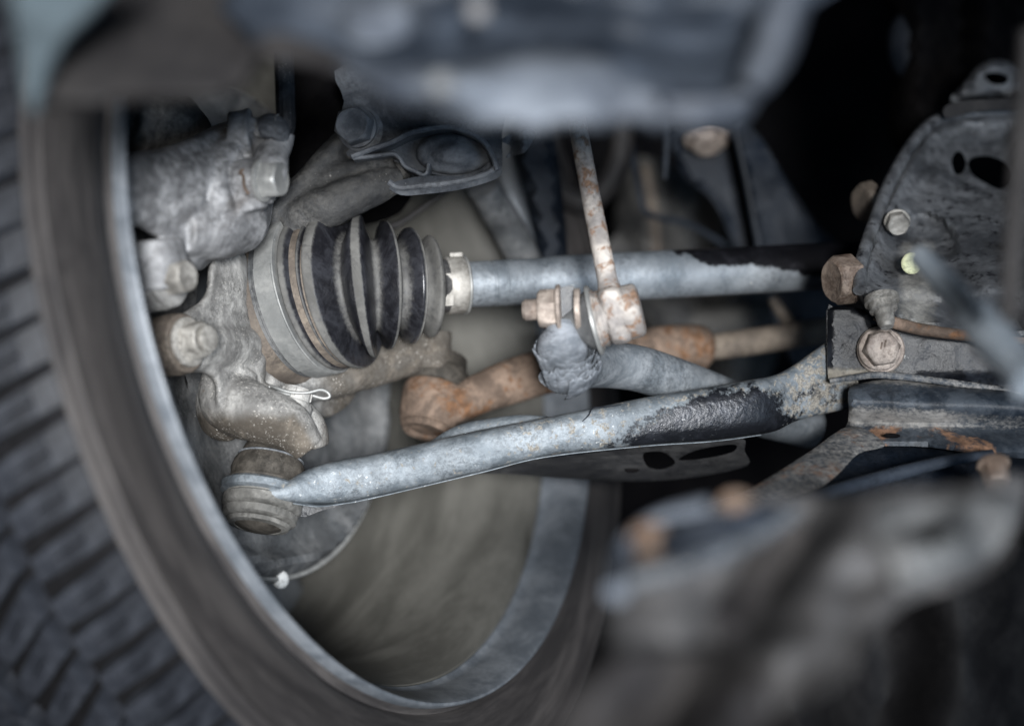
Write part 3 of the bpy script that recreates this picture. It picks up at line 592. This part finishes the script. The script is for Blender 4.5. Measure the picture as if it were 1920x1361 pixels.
# ------------------------------------------------------------------ tie rod
tr = thing('tie_rod', P(800, 800, .93), 'rust brown tie rod with ball end, behind the stabilizer link', 'tie rod')
t0 = P(800, 800, .925)
mk('socket', lathe([(-.0015, .006), (-.001, .0125), (.001, .0150), (.0025, .0155), (.006, .0168), (.020, .0178), (.0225, .0168), (.024, .012)], t0, UP, 56), M['rusty'], tr)
mk('socket_rim', lathe([(-.003, .0095), (-.0035, .0125), (-.001, .0145), (.001, .0135), (0, .0095)], t0, UP, 40, closed=True), M['rusty'], tr)
mk('boot', lathe([(.0225, .012), (.0235, .0165), (.028, .0175), (.033, .0165), (.036, .0145), (.042, .0135), (.043, .008)], t0, UP, 48), M['bootblack'], tr)
mk('rod', tube([(P(815, 768, .925), .0105), (P(860, 756, .927), .0105), (P(900, 738, .932), .0112), (P(960, 715, .940), .0125), (P(1010, 700, .945), .0125), (P(1080, 685, .955), .0115), (P(1180, 665, .97), .0105)], 24, 6), M['rusty'], tr)
mk('lock_nut', tube([(P(1180, 665, .970), .0125), (P(1240, 655, .978), .0135), (P(1310, 652, .988), .0135), (P(1330, 652, .990), .010)], 20, 5), M['rusty'], tr)
mk('inner_rod', tube([(P(1325, 652, .990), .0078), (P(1400, 642, 1.0), .0078), (P(1480, 630, 1.012), .0078), (P(1580, 615, 1.03), .0078)], 20, 4), M['housing'], tr)

# ------------------------------------------------------------------ stabilizer bar and link
stb = thing('stabilizer_bar', P(1060, 720, .82), 'blue grey stabilizer bar with a torn sleeve over its end', 'stabilizer bar')
mk('bar', tube([(P(1058, 655, .800), .0105), (P(1062, 672, .815), .0120), (P(1090, 682, .838), .0118), (P(1140, 684, .860), .0118), (P(1200, 692, .872), .0118), (P(1270, 715, .884), .0118), (P(1340, 742, .895), .0118), (P(1420, 775, .91), .0118), (P(1520, 800, .93), .0118)], 28, 6), M['sway'], stb)
mk('eye', sheet([(1050, 545), (1058, 538), (1076, 538), (1078, 560), (1078, 610), (1074, 650), (1066, 668), (1056, 660), (1052, 620), (1048, 580)], lambda x, y: .797, .012, 6), M['black'], stb, attrs={'dust': lambda v: .5*smooth(565, 600, proj(v)[1])})
mk('bar_tip', tube([(P(1054, 600, .797), .0050), (P(1054, 622, .797), .0085), (P(1054, 645, .801), .0118), (P(1056, 672, .808), .0118), (P(1058, 690, .812), .010)], 24, 6), M['sleeve'], stb)
ca = Vector((.02, -.50, .86)).normalized(); _, cu, cv = frame(ca)
for li, (r, dz, a0, a1, fr) in enumerate([(.0136, .0006, 0, 360, .0014), (.0150, -.0016, 70, 320, .0026), (.0161, -.0040, 50, 300, .0036), (.0168, -.0070, 95, 310, .0040)]):
    nA, nB = 90, 10; V = []; Fc = []; cc = P(1058, 655, .806)
    for i in range(nA):
        w = math.radians(lerp(a0, a1, i/(nA-1)))
        jag = fr*(noise.noise(Vector((i*.21, li*7, 0)))+.8*noise.noise(Vector((i*.8, li*7, 3)))+.5*noise.noise(Vector((i*2.1, li*5, 8))))
        for j in range(nB):
            t = j/(nB-1); h = dz+jag*(1-t)**2-.0175*t
            rr = r*(1-.16*t-.50*t**3)+.0007*noise.noise(Vector((i*.12, j*1.1, li*3)))+.0011*(1-t)**3*(1+noise.noise(Vector((i*.3, li, 0))))
            V.append(cc+ca*h+(cu*math.cos(w)+cv*math.sin(w))*rr)
    for i in range(nA-1):
        for j in range(nB-1): Fc.append((i*nB+j, (i+1)*nB+j, (i+1)*nB+j+1, i*nB+j+1))
    o = mk('torn_sleeve', (V, Fc), M['sleeve'], stb, angle=50); md = o.modifiers.new('t', 'SOLIDIFY'); md.thickness = .0006
mk('sleeve_tip', lathe([(-.0155, .0118), (-.019, .0085), (-.0215, .0040), (-.022, .0005)], P(1058, 655, .806), ca, 30), M['sleeve'], stb)
lk = thing('stabilizer_link', P(1155, 600, .80), 'rust flecked stabilizer link rod with round socket and tan nut', 'link')
mk('rod', tube([(P(1076, 190, .822), .0044), (P(1085, 245, .82), .0044), (P(1110, 380, .81), .0046), (P(1130, 480, .803), .0047), (P(1140, 530, .80), .0050), (P(1145, 552, .798), .0065)], 24, 8), M['linkrod'], lk)
la = Vector((.955, -.12, .23)).normalized(); l0 = P(1158, 590, .798)
mk('socket', lathe([(-.0115, .010), (-.0112, .0138), (-.0092, .0142), (-.0088, .0132), (-.0070, .0134), (-.0062, .0126), (.004, .0128), (.0095, .0126), (.0108, .0118), (.0116, .0095), (.0118, .003)], l0, la, 56), M['linkrod'], lk)
mk('socket_saddle', sheet([(1120, 552), (1132, 540), (1150, 536), (1166, 545), (1172, 570), (1180, 610), (1184, 636), (1160, 646), (1144, 636), (1130, 590)], lambda x, y: .785+.00001*(x-1150)**2*.02, .006, 7, rnd=.003, rndpx=12), M['linkrod'], lk)
mk('lip', lathe([(-.0125, .0155), (-.0120, .0168), (-.0108, .0168), (-.0100, .0155), (-.0104, .0140), (-.0120, .0140)], l0, la, 56, closed=True), M['clamp'], lk)
mk('dust_boot', lathe([(-.0255, .0062), (-.024, .0068), (-.020, .0082), (-.016, .0118), (-.013, .0142), (-.011, .013)], l0, la, 40), M['shield'], lk)
la2 = Vector((.985, -.10, .05)).normalized()
mk('washer', lathe([(-.0012, .0065), (-.0012, .0098), (.0012, .0098), (.0012, .0065)], P(1084, 580, .795), la2, 36, closed=True), M['tanbolt'], lk)
mk('nut', bolt_geo(P(1052, 578, .795), -la2, .0094, .0088, .0112, .0022, .25), M['tanbolt'], lk)
mk('stud', lathe([(.0, .0052)]+[(.0010*i+.0004*j, .0052-.0005*j) for i in range(1, 17) for j in (0, 1)]+[(.0175, .004)], P(1050, 578, .795), -la2, 28), M['tanbolt'], lk)

# ------------------------------------------------------------------ subframe on the right
sf = thing('subframe', P(1700, 860, .85), 'black and rusty pressed subframe rail with bracket and flange bolt', 'subframe')
def br_dust(v):
    x, y = proj(v); return .95*smooth(682, 704, y-.03*(x-1555))*(1-smooth(1640, 1720, x))+.18*smooth(640, 690, y)
mk('bracket', sheet([(1552, 580), (1562, 575), (1600, 577), (1700, 590), (1940, 600), (1940, 740), (1850, 726), (1760, 716), (1640, 703), (1575, 712), (1556, 718), (1552, 690)], lambda x, y: .858-.00003*(x-1555)-.004*smooth(700, 720, y)+.0006*noise.noise(Vector((x*.03, y*.03, 0))), .012, 8, rnd=.002, rndpx=7, sm=2), M['black'], sf, attrs={'dust': br_dust})
mk('bracket_side', sheet([(1550, 582), (1556, 578), (1557, 715), (1551, 700)], lambda x, y: .861, .05, 10, sm=1), M['black'], sf)
mk('bracket_lip', tube([(P(1556, 714, .852), .0012), (P(1600, 708, .85), .0016), (P(1640, 703, .85), .0018), (P(1700, 707, .848), .0018), (P(1780, 717, .846), .0018), (P(1930, 738, .842), .0018)], 10, 5), M['rail'], sf, attrs={'dust': lambda v: .5})
mk('washer', lathe([(0, .0118), (.0012, .0119), (.0018, .0112), (.0018, .006)], P(1651, 656, .853), Vector((-.05, -1, -.02)), 44), M['tanbolt'], sf)
mk('bolt', bolt_geo(P(1649, 655, .851), Vector((-.02, -1, .06)), .0092, .0072, .0108, .002, .15), M['tanbolt'], sf)
for i, (x, y) in enumerate(((1655, 648), (1662, 644))): mk('head_mark', box(P(x-2, y, .8422), Vector((.0004, 0, 0)), Vector((0, .0003, 0)), Vector((.0004, 0, .0018))), M['rustbolt'], sf)
def rail_dust(v):
    x, y = proj(v); k = y-.04*(x-1600)
    return .15+.65*smooth(752, 775, k)*(1-smooth(790, 806, k))+.8*smooth(722, 712, k)-.35*smooth(1750, 1850, x)
def rail_rust(v):
    x, y = proj(v); k = y-.04*(x-1600); return .42*smooth(780, 800, k)*(1-smooth(1850, 1900, x))
mk('rail', sheet([(1590, 735), (1604, 722), (1660, 712), (1760, 722), (1940, 748), (1940, 850), (1880, 856), (1820, 850), (1740, 838), (1660, 836), (1600, 838), (1560, 850), (1590, 790)], lambda x, y: .852-.00004*(x-1590)-.012*math.sin(max(0, min(1, (y-.04*(x-1600)-715)/75))*math.pi)+.030*smooth(785, 850, y)*-.6+.0008*noise.noise(Vector((x*.03, y*.03, 5))), .006, 8, rnd=.003, rndpx=8, sm=3), M['rail'], sf, attrs={'dust': rail_dust, 'rust': rail_rust})
mk('slot_shade', ellipsoid(P(1672, 817, .834), .0042, .001, .0012, 8), M['hole'], sf)  # solid dark ovals drawn for the shade inside the slots
mk('slot_shade', ellipsoid(P(1572, 816, .838), .0018, .001, .0010, 8), M['hole'], sf)
def fl_d(x, y): return .840-.00055*(y-800)-.00010*max(0, 1590-x)*.3
mk('diagonal_flange', sheet([(1596, 798), (1660, 834), (1610, 850), (1570, 890), (1515, 930), (1450, 958), (1390, 975), (1320, 978), (1250, 1000), (1205, 1030), (1175, 1060), (1142, 1040), (1165, 990), (1240, 962), (1330, 940), (1395, 920), (1450, 890), (1520, 845)], fl_d, .005, 11, rnd=.002, rndpx=9), M['rail'], sf, attrs={'dust': lambda v: .55, 'rust': lambda v: .30*smooth(1250, 1560, proj(v)[0])})
mk('web', sheet([(1600, 838), (1700, 836), (1820, 850), (1940, 855), (1940, 920), (1840, 935), (1700, 945), (1560, 960), (1400, 965), (1480, 920), (1560, 876)], lambda x, y: .835-.0004*(y-840)+.012, .004, 18), M['brace'], sf)
mk('web_rib', tube([(P(1480, 945, .76), .003), (P(1620, 905, .785), .0035), (P(1760, 868, .80), .003), (P(1860, 850, .81), .002)], 12, 5), M['frostdark'], sf)
for x, y, d, r in ((1378, 940, .52, .0046), (1862, 868, .74, .0060), (1216, 1000, .505, .0050)):
    mk('flange_bolt', bolt_geo(P(x, y, d), Vector((0, -.62, -.78)), r, .009, r*1.2, .002, .2), M['rusty'] if d < .7 else M['rustbolt'], sf)
mk('stud_pin', lathe([(0, .0045), (.014, .0040), (.016, .003)], P(1862, 885, .77), Vector((0, -.3, -1)), 16), M['clamp'], sf)

# ------------------------------------------------------------------ under tray (near, out of focus)
def trd(x, y):
    d = .53-.00022*(y-950)
    u = (x-1500)+.72*(y-1000)                 # across the diagonal channels
    d += .020*math.exp(-((u+10)/60)**2)-.008*math.exp(-((u-110)/60)**2)-.012*math.exp(-((u+190)/90)**2)
    d -= .018*math.exp(-((x-1770)/110)**2-((y-1030)/60)**2)
    d += .014*noise.noise(Vector((x*.006, y*.006, 0)))+.008*noise.noise(Vector((x*.016, y*.016, 4)))
    return d
ut = thing('under_tray', P(1500, 1100, .56), 'blurred grey moulded under tray at the lower right', 'under tray')
mk('tray', sheet([(1150, 1080), (1175, 1015), (1250, 968), (1380, 945), (1470, 925), (1560, 930), (1640, 925), (1720, 915), (1830, 905), (1925, 895), (1910, 985), (1880, 1050), (1800, 1095), (1700, 1130), (1630, 1190), (1590, 1260), (1520, 1310), (1430, 1345), (1380, 1420), (1060, 1420), (1110, 1300), (1140, 1180)], trd, .004, 16, holes=[[(1732, 998), (1752, 998), (1754, 1018), (1734, 1018)]], sm=3), M['tray'], ut)
mk('skirt', sheet([(1130, 1240), (1170, 1228), (1260, 1222), (1370, 1225), (1420, 1245), (1440, 1290), (1400, 1420), (1020, 1420)], lambda x, y: trd(x, y)-.022, .004, 24), M['liner'], ut)
mk('pocket', sheet([(1235, 985), (1290, 965), (1380, 962), (1450, 945), (1470, 965), (1400, 1000), (1330, 1030), (1270, 1050), (1240, 1030)], lambda x, y: trd(x, y)-.010, .006, 14), M['brace'], ut)
mk('rolled_edge', tube([(P(x, y, trd(x, y)-.006), .0035) for x, y in ((1156, 1110), (1164, 1055), (1190, 1010), (1250, 974), (1330, 954))], 10, 5), M['frost'], ut)
mk('pocket_edge', tube([(P(x, y, trd(x, y)-.012), .0028) for x, y in ((1180, 1090), (1260, 1070), (1340, 1042), (1420, 1005), (1490, 960))], 10, 5), M['rail'], ut, attrs={'dust': lambda v: .35, 'rust': lambda v: .1})
mk('lobe', sheet([(1640, 950), (1720, 935), (1830, 925), (1905, 925), (1890, 1000), (1850, 1050), (1770, 1085), (1690, 1105), (1660, 1060)], lambda x, y: trd(x, y)-.006, .005, 14, rnd=.004, rndpx=24, holes=[[(1728, 994), (1756, 994), (1758, 1022), (1730, 1022)]]), M['shield'], ut)
mk('channel', tube([(P(x, y, trd(x, y)-.001), .008) for x, y in ((1475, 990), (1430, 1060), (1385, 1130), (1345, 1190))], 14, 5), M['liner'], ut)
fp = thing('dark_fill', P(1750, 1300, 1.0), 'very dark brown sheet added to fill the lower right corner', 'dark_fill')  # added backdrop sheet, its dark brown fills the otherwise black corner
mk('panel', sheet([(1300, 1080), (1600, 1060), (1960, 1040), (1960, 1450), (1300, 1450)], lambda x, y: 1.0+.02*math.sin(x*.02)+.01*noise.noise(Vector((x*.01, y*.01, 0))), .01, 30), M['liner'], fp)

# ------------------------------------------------------------------ gearbox cover on the right
gc = thing('gearbox_cover', P(1760, 630, .85), 'rounded grey gearbox cover with dark recess and small bolts', 'gearbox cover')
cov = [(1604, 530), (1612, 490), (1632, 425), (1655, 370), (1690, 300), (1725, 245), (1770, 216), (1840, 205), (1945, 202), (1945, 645), (1800, 633), (1720, 622), (1660, 603), (1618, 570)]
def gcd(x, y):
    d = .846+.00042*max(0, 545-y)-.00004*(x-1605)
    e = seg_dist((x, y), cov); d -= .006*math.exp(-((e-18)/10)**2); d += .006*smooth(30, 60, e)
    d += .006*smooth(1.6, .9, math.hypot((x-1852)/62, (y-332)/52))
    d -= .012*smooth(.0, 1, 1-math.hypot((x-1860)/110, (y-540)/80))
    d += .012*smooth(1.05, .8, math.hypot((x-1745-.5*(y-440))/46, (y-440)/45)*1.0)
    return d+.0012*noise.noise(Vector((x*.02, y*.02, 0)))
holes_ = [[(1815, 306), (1830, 294), (1860, 294), (1888, 308), (1898, 330), (1890, 348), (1872, 354), (1846, 342), (1824, 328)], [(1784, 302), (1793, 285), (1805, 288), (1811, 306), (1805, 324), (1791, 326)]]
mk('cover', sheet(cov, gcd, .012, 9, rnd=.004, rndpx=9, sm=3, holes=holes_), M['cover'], gc, attrs={'dust': lambda v: .55*smooth(60, 20, abs(proj(v)[0]-1720))*smooth(420, 470, proj(v)[1])})
strip([(1606, 535, .858), (1622, 575, .856), (1660, 606, .854), (1720, 626, .852), (1800, 637, .850), (1945, 648, .846)], .013, 5, M['black'], 'edge_flange', gc)
mk('rim_bead', tube([(P(1612, 545, .842), .0035), (P(1616, 490, .856), .0035), (P(1640, 415, .885), .0035), (P(1672, 335, .918), .0035), (P(1722, 255, .950), .0035), (P(1770, 222, .966), .0035), (P(1850, 212, .968), .0035), (P(1940, 209, .966), .0035)], 12, 6), M['cover'], gc)
mk('rust_seam', tube([(P(1640, 592, .838), .0022), (P(1680, 606, .836), .003), (P(1740, 620, .835), .003), (P(1850, 632, .833), .0028), (P(1940, 637, .832), .0025)], 12, 5), M['rusty'], gc)
mk('boss_bolt', bolt_geo(P(1682, 415, .884), Vector((-.1, -.9, -.4)), .0062, .006, .0068, .001), M['bolt'], gc)
mk('side_bolt', bolt_geo(P(1600, 522, .858), Vector((-.93, -.32, -.12)), .0125, .0125, .0, .002, .5), M['rustbolt'], gc)
mk('upper_side_bolt', bolt_geo(P(1640, 378, .93), Vector((-.85, -.4, -.2)), .0115, .009, .0, .002, .5), M['housing'], gc)
mk('stud_nut', lathe([(0, .0085), (.003, .0085), (.0034, .0070), (.007, .0068), (.0078, .0048), (.014, .0042), (.0165, .0030), (.0168, .0001)], P(1652, 558, .834), Vector((.08, -.45, -.9)), 32), M['bolt'], gc)
mk('paint_mark', ellipsoid(P(1709, 494, .850), .0052, .002, .0055, 10), M['yellow'], gc)
lv = thing('linkage_rod', P(1840, 600, .70), 'blurred blue grey linkage rod crossing the gearbox cover', 'rod')
mk('rod', tube([(P(1725, 480, .66), .0046), (P(1780, 540, .64), .0052), (P(1820, 590, .62), .0056), (P(1870, 645, .60), .0062), (P(1930, 720, .58), .0065)], 20, 6), M['grey'], lv)
mk('sleeve', tube([(P(1826, 590, .615), .0070), (P(1855, 625, .607), .0076), (P(1890, 668, .595), .0072)], 20, 4), M['grey'], lv)
cb_ = thing('hanging_cable', P(1895, 580, .70), 'dark grey blurred cable hanging at the right edge', 'cable')
mk('cable', tube([(P(1930, 60, .56), .0034), (P(1920, 200, .56), .0034), (P(1910, 350, .56), .0034), (P(1898, 480, .56), .0034), (P(1893, 600, .56), .0034)], 16, 6), M['liner'], cb_)
eb = thing('engine_bracket', P(1860, 190, .95), 'cast bracket with oval hole above the gearbox cover', 'bracket')
mk('lug', sheet([(1785, 190), (1805, 160), (1835, 125), (1870, 112), (1910, 125), (1945, 150), (1945, 190), (1870, 182)], lambda x, y: 1.0, .02, 10, holes=[[(1845, 142), (1868, 136), (1890, 145), (1884, 158), (1860, 158)]], rnd=.006, rndpx=16), M['cover'], eb)
mk('pad', sheet([(1780, 195), (1870, 186), (1945, 190), (1945, 206), (1840, 208), (1775, 222)], lambda x, y: .95, .02, 10), M['liner'], eb)
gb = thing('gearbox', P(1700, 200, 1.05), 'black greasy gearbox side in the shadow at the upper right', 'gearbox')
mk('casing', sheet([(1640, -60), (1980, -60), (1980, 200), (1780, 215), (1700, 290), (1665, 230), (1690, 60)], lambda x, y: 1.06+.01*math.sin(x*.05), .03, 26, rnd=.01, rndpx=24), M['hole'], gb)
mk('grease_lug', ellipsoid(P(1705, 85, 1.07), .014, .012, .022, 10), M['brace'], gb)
# ------------------------------------------------------------------ dim pieces behind
b1 = thing('rear_brace', P(1500, 600, 1.1), 'dark blue pressed brace slanting down behind the shaft', 'brace')
mk('brace', sheet([(1375, 230), (1420, 250), (1470, 330), (1530, 420), (1580, 480), (1570, 660), (1540, 690), (1490, 690), (1450, 600), (1425, 480), (1395, 340)], lambda x, y: 1.06+.00006*(x-1400), .02, 20, rnd=.006, rndpx=14), M['brace'], b1)
mk('brace_edge', tube([(P(1378, 240, 1.05), .0025), (P(1400, 340, 1.05), .0025), (P(1426, 470, 1.05), .0028), (P(1460, 600, 1.05), .003), (P(1500, 700, 1.05), .003)], 12, 6), M['frostdark'], b1)
mk('rust_patch', tube([(P(1448, 560, 1.045), .003), (P(1475, 600, 1.045), .004), (P(1500, 640, 1.045), .003)], 10, 4), M['housing'], b1)
b2 = thing('curved_hanger', P(1340, 400, 1.1), 'dark curved hanger beside the brace with a pale bolt', 'hanger')
mk('hanger', sheet([(1262, 240), (1380, 240), (1395, 330), (1420, 450), (1430, 480), (1385, 480), (1360, 420), (1330, 370), (1285, 335), (1265, 290)], lambda x, y: 1.10, .02, 16, rnd=.005, rndpx=10), M['brace'], b2)
mk('bolt', bolt_geo(P(1326, 258, 1.08), Vector((0, -.5, -.85)), .0110, .006, .0150, .002), M['tanbolt'], b2)
b3 = thing('hose_loop', P(1095, 380, 1.1), 'dark grey hose loop hanging behind the link rod', 'hose')
mk('loop', tube([(P(1030, 180, 1.08), .008), (P(1032, 290, 1.08), .008), (P(1050, 355, 1.08), .0085), (P(1090, 378, 1.08), .0085), (P(1130, 355, 1.08), .0085), (P(1162, 290, 1.08), .008), (P(1170, 180, 1.08), .008)], 18, 8), M['liner'], b3)
b4 = thing('thin_pipe', P(1250, 330, 1.05), 'thin grey pipe hanging behind the beam', 'pipe')
mk('pipe', tube([(P(1246, 180, 1.04), .0022), (P(1250, 260, 1.04), .0022), (P(1246, 335, 1.04), .0018)], 12, 5), M['frostdark'], b4)
b5 = thing('inner_strut_leg', P(950, 420, 1.0), 'blurred grey strut leg behind the domed bracket', 'strut')
mk('leg', tube([(P(905, 350, .97), .009), (P(935, 400, .985), .010), (P(975, 470, 1.0), .010), (P(1020, 560, 1.02), .010)], 18, 5), M['shield'], b5)
mk('wire', tube([(P(850, 350, .95), .0018), (P(800, 385, .95), .0018), (P(752, 418, .95), .0018), (P(730, 425, .95), .0022)], 10, 5), M['liner'], b5)
b6 = thing('cross_pipe', P(1250, 560, 1.2), 'dim brown pipe in shadow below the drive shaft', 'pipe')
mk('pipe', tube([(P(1130, 470, 1.22), .020), (P(1240, 560, 1.22), .020), (P(1300, 620, 1.22), .018), (P(1480, 600, 1.22), .016)], 18, 5), M['armdark'], b6)
b8 = thing('rear_subframe', P(1280, 420, 1.3), 'dim brown rear subframe panel in the gap behind the shaft', 'subframe')
mk('panel', sheet([(1180, 300), (1290, 330), (1360, 400), (1420, 480), (1440, 720), (1180, 720), (1150, 480)], lambda x, y: 1.28+.02*math.sin(x*.04), .02, 20), M['armdark'], b8)
mk('seam', tube([(P(1210, 310, 1.26), .004), (P(1230, 450, 1.26), .004), (P(1240, 700, 1.26), .004)], 10, 5), M['housing'], b8)
b9 = thing('sensor_wire', P(1200, 300, 1.1), 'thin black sensor wire looping behind the link rod', 'wire')
mk('wire', tube([(P(1180, 250, 1.12), .002), (P(1195, 340, 1.1), .002), (P(1215, 400, 1.1), .002), (P(1290, 420, 1.12), .002), (P(1360, 460, 1.14), .002)], 8, 6), M['frostdark'], b9)
b7 = thing('side_member', P(1020, 420, 1.2), 'dark blue upright member behind the shaft', 'member')
mk('member', sheet([(960, 230), (1030, 230), (1060, 420), (1065, 560), (1030, 560), (1000, 430)], lambda x, y: .995, .02, 20, rnd=.008, rndpx=14), M['brace'], b7)

# ------------------------------------------------------------------ near, strongly blurred pieces at the top
bm_ = thing('front_beam', P(1000, 200, .50), 'strongly blurred chalky grey beam across the top', 'beam')
def bmd(x, y):
    d = .50+.00006*max(0, 180-y)
    d += .02*smooth(.0, 1, 1-math.hypot((x-1010)/330, (y-60)/90))+.018*smooth(0, 1, 1-math.hypot((x-1300)/170, (y-90)/100))
    d -= .010*math.exp(-((x-830)/90)**2-((y-165)/40)**2)
    return d+.004*noise.noise(Vector((x*.008, y*.01, 0)))
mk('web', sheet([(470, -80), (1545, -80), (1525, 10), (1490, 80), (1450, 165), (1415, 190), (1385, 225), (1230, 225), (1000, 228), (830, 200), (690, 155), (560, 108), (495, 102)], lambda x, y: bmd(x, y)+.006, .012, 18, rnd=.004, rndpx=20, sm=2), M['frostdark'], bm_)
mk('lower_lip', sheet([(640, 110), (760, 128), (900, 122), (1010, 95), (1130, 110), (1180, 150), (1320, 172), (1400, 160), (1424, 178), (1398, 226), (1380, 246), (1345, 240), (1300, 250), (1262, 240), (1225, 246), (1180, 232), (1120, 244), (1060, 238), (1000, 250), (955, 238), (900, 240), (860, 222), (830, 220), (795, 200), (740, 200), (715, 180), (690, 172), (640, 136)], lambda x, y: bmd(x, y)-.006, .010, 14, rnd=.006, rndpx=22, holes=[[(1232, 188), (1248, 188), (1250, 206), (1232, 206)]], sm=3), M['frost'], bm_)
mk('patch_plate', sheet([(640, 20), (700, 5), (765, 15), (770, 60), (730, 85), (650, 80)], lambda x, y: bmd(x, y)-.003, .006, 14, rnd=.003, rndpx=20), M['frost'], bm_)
mk('left_arm', sheet([(470, 95), (520, 60), (640, 100), (680, 130), (640, 135), (560, 118), (500, 112)], lambda x, y: bmd(x, y)-.002, .006, 14, rnd=.003, rndpx=14), M['liner'], bm_)
mk('rim_edge', tube([(P(1480, -20, .487), .0065), (P(1462, 50, .487), .0065), (P(1440, 110, .487), .006), (P(1405, 165, .487), .004)], 12, 5), M['frost'], bm_)
mk('bolt', bolt_geo(P(828, 158, .482), Vector((0, -1, -.2)), .0030, .004, .0034, .001), M['shield'], bm_)
mk('bolt', bolt_geo(P(895, 22, .49), Vector((0, -1, -.2)), .0030, .004, .0034, .001), M['tray'], bm_)
fn = tag(mk('fender', sheet([(28, -80), (240, -80), (190, 10), (130, 75), (95, 140), (72, 215), (50, 200), (38, 120)], lambda x, y: .47+.0002*(y), .004, 12, rnd=.004, rndpx=12), M['fender']), 'pale blue painted fender edge at the upper left corner', 'fender')
fn2 = tag(mk('splash_guard', sheet([(80, 205), (88, 150), (120, 85), (185, 15), (225, -80), (660, -80), (560, 60), (505, 110), (480, 140), (455, 172), (410, 186), (300, 192), (190, 200)], lambda x, y: .520+.0001*(100-y)+.00003*(x-100), .006, 16, rnd=.006, rndpx=20), M['liner']), 'black plastic splash guard below the fender, blurred', 'splash guard')
